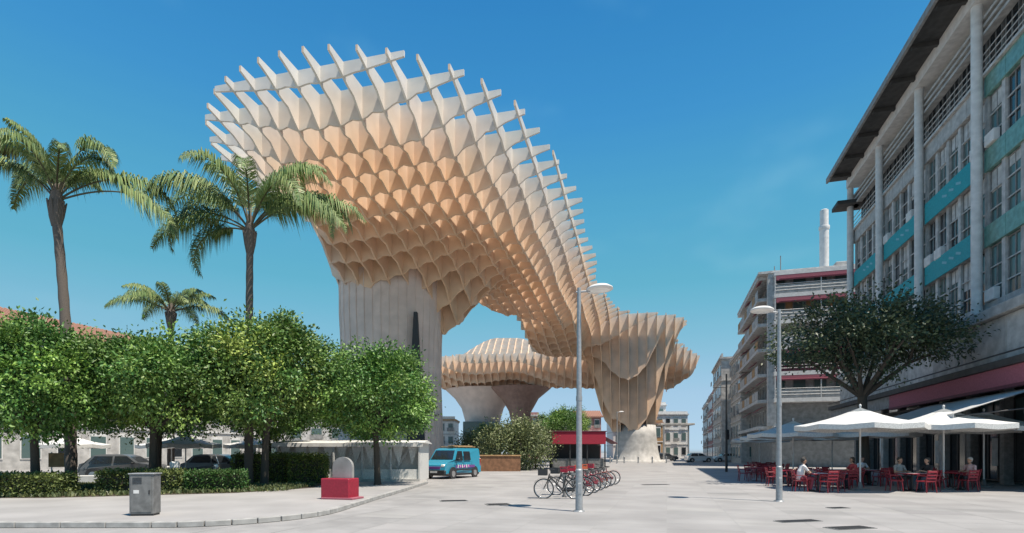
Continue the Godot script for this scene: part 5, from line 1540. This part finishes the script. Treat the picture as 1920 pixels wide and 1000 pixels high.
# ---------------------------------------------------------------- the ground
func ground() -> void:
	var g := MB.new()
	g.poly([V(-700, 0, -300), V(700, 0, -300), V(700, 0, 900), V(-700, 0, 900)], Vector3.UP)
	structure("ground", g, M.paving)
	var edge := PackedVector2Array([Vector2(-60, 11.3), Vector2(-7.6, 11.3)])
	for k in range(1, 9):
		var a := -PI / 2 + PI / 2 * k / 9.0
		edge.append(Vector2(-7.6 + 2.9 * cos(a), 14.2 + 2.9 * sin(a)))
	for q in [Vector2(-4.7, 14.2), Vector2(-4.6, 18.0), Vector2(-4.45, 22.0), Vector2(-4.35, 27.0), Vector2(-4.9, 29.2), Vector2(-6.8, 31.0), Vector2(-12.0, 31.8), Vector2(-60, 33.5)]: edge.append(q)
	var m := MB.new()
	var t := Geometry2D.triangulate_polygon(edge)
	for i in range(0, t.size(), 3):
		m.poly([V(edge[t[i]].x, 0.12, edge[t[i]].y), V(edge[t[i + 1]].x, 0.12, edge[t[i + 1]].y), V(edge[t[i + 2]].x, 0.12, edge[t[i + 2]].y)], Vector3.UP)
	for i in edge.size():
		var p := edge[i]
		var q := edge[(i + 1) % edge.size()]
		m.poly([V(p.x, 0, p.y), V(q.x, 0, q.y), V(q.x, 0.12, q.y), V(p.x, 0.12, p.y)], V(q.y - p.y, 0, p.x - q.x))
	var pv := structure("pavement", m, M.pavement)
	# kerb stones along the edge that the picture shows
	var acc := 0.0
	for i in range(0, edge.size() - 2):
		var p := edge[i]
		if i == 0: p = Vector2(-20, 11.3)
		var q := edge[i + 1]
		var n := maxi(1, int(p.distance_to(q) / 0.9))
		for k in n:
			var a := p.lerp(q, float(k) / n)
			var b := p.lerp(q, float(k + 1) / n)
			var d := (b - a).normalized()
			var c := (a + b) / 2 + Vector2(d.y, -d.x) * -0.07
			var out := Vector2(d.y, -d.x)
			part(pv, "kerb_stone", MB.new().cbox(V(c.x + out.x * 0.085, 0.064, c.y + out.y * 0.085), Vector3(a.distance_to(b) - 0.012, 0.128, 0.16), 0.015, Basis(Vector3.UP, atan2(d.y, d.x))), M.kerb)
	# planting bed
	var bed := MB.new()
	bed.poly([V(-40, 0.125, 16.9), V(-15, 0.125, 17.1), V(-10.0, 0.125, 19.2), V(-8.2, 0.125, 22.0), V(-9.0, 0.125, 27), V(-40, 0.125, 27)], Vector3.UP)
	structure("planting_bed", bed, M.soil)
	var rng := RandomNumberGenerator.new()
	rng.seed = 77
	var gr := MB.new()
	for k in 14000:
		var f := rng.randf()
		var p := V(lerpf(-24, -8.6, rng.randf()), 0.125, lerpf(17.2, 23.5, f))
		if p.x > -15 and -p.z < 17.1 + (p.x + 15) * 0.45: continue
		gr.col = Color(0.06, 0.09, 0.03).lerp(Color(0.16, 0.17, 0.07), rng.randf())
		leaves_into(gr, p, Vector3.UP * 1.5, 0.16, rng, -0.3)
	var go := part(self, "ground_cover", gr, M.leaf)
	tag(go, "low grass and ground cover in the bed under the orange trees", "grass", "", "stuff")
	var ln := MB.new()
	ln.poly([V(-1.6, 0.004, 38.0), V(2.6, 0.004, 38.0), V(2.6, 0.004, 38.3), V(-1.6, 0.004, 38.3)], Vector3.UP)
	structure("painted_line", ln, M.white)
	var l2 := MB.new()
	l2.poly([V(1.9, 0.004, 26.0), V(2.1, 0.004, 26.0), V(8.0, 0.004, 58), V(7.7, 0.004, 58)], Vector3.UP)
	structure("painted_line", l2, M.white)
	# open joints of the big paving slabs, laid along the street
	var jt := MB.new()
	var u := Vector3(0.2785, 0, -0.9604)
	var w := Vector3(0.9604, 0, 0.2785)
	for k in range(-14, 30):
		for q in 3:
			var o := w * (k * 1.5) + u * (8.0 + q * 16.0) + Vector3(0, 0.0042, 0)
			if (o + u * 8).x > -4.2 + 0.0 * k: jt.poly([o, o + u * 16.0, o + u * 16.0 + w * 0.014, o + w * 0.014], Vector3.UP)
	for k in 52:
		var o := u * (8.0 + k * 0.9) + Vector3(0, 0.0084, 0)
		for q in range(-14, 30):
			var s := o + w * (q * 1.5) + u * (0.45 if q % 2 else 0.0)
			if s.x > -4.0: jt.poly([s + w * 0.02, s + w * 1.49, s + w * 1.49 + u * 0.012, s + w * 0.02 + u * 0.012], Vector3.UP)
	var sr := RandomNumberGenerator.new()
	sr.seed = 15
	var sl := MB.new()
	for k in 52:
		for q in range(-14, 30):
			var s := w * (q * 1.5) + u * (8.0 + k * 0.9) + Vector3(0, 0.0021, 0)
			if s.x < -4.0 or s.z > -7.0: continue
			var t0 := sr.randf_range(0.93, 1.03) * (0.88 if sr.randf() < 0.04 else 1.0)
			sl.col = Color(0.375, 0.363, 0.355) * t0
			sl.poly([s, s + w * 1.5, s + w * 1.5 + u * 0.9, s + u * 0.9], Vector3.UP)
	part(self, "paving_slabs", sl, M.slab).set_meta("kind", "structure")
	var jo := part(self, "paving_joints", jt, M.joint)
	jo.set_meta("kind", "structure")
	# covers and drains set in the paving
	var cv := [[-0.42, 16.2, 0.75, 0.55, "rectangular dark drain cover in the middle of the paving"], [6.6, 12.3, 1.1, 0.32, "long drain grating in the right foreground"], [7.1, 11.2, 1.0, 0.4, "dark manhole cover at the bottom edge right of the middle"], [-1.9, 17.4, 0.9, 0.4, "pale grey cover left of the middle drain cover"], [7.0, 26.0, 1.4, 0.35, "drain grating near the shadow's edge on the right"], [9.3, 15.2, 0.6, 0.3, "small drain cover right of the right lamp post"]]
	for q in cv:
		var t2 := thing("drain_cover", q[4], "drain cover", V(q[0], 0, q[1]), 0.25)
		part(t2, "rim", MB.new().span(-q[2] / 2, q[2] / 2, 0.001, 0.012, -q[3] / 2, q[3] / 2), M.grey_paint)
		for k in 5:
			var z: float = lerpf(-q[3] / 2, q[3] / 2, (k + 0.5) / 5.0)
			part(t2, "bar", MB.new().span(-q[2] / 2 + 0.05, q[2] / 2 - 0.05, 0.0125, 0.018, z - 0.02, z + 0.02), M.dark)

func _ready() -> void:
	camera_and_light()
	materials()
	ground()
	canopies()
	buildings()
	plants()
	street_things()
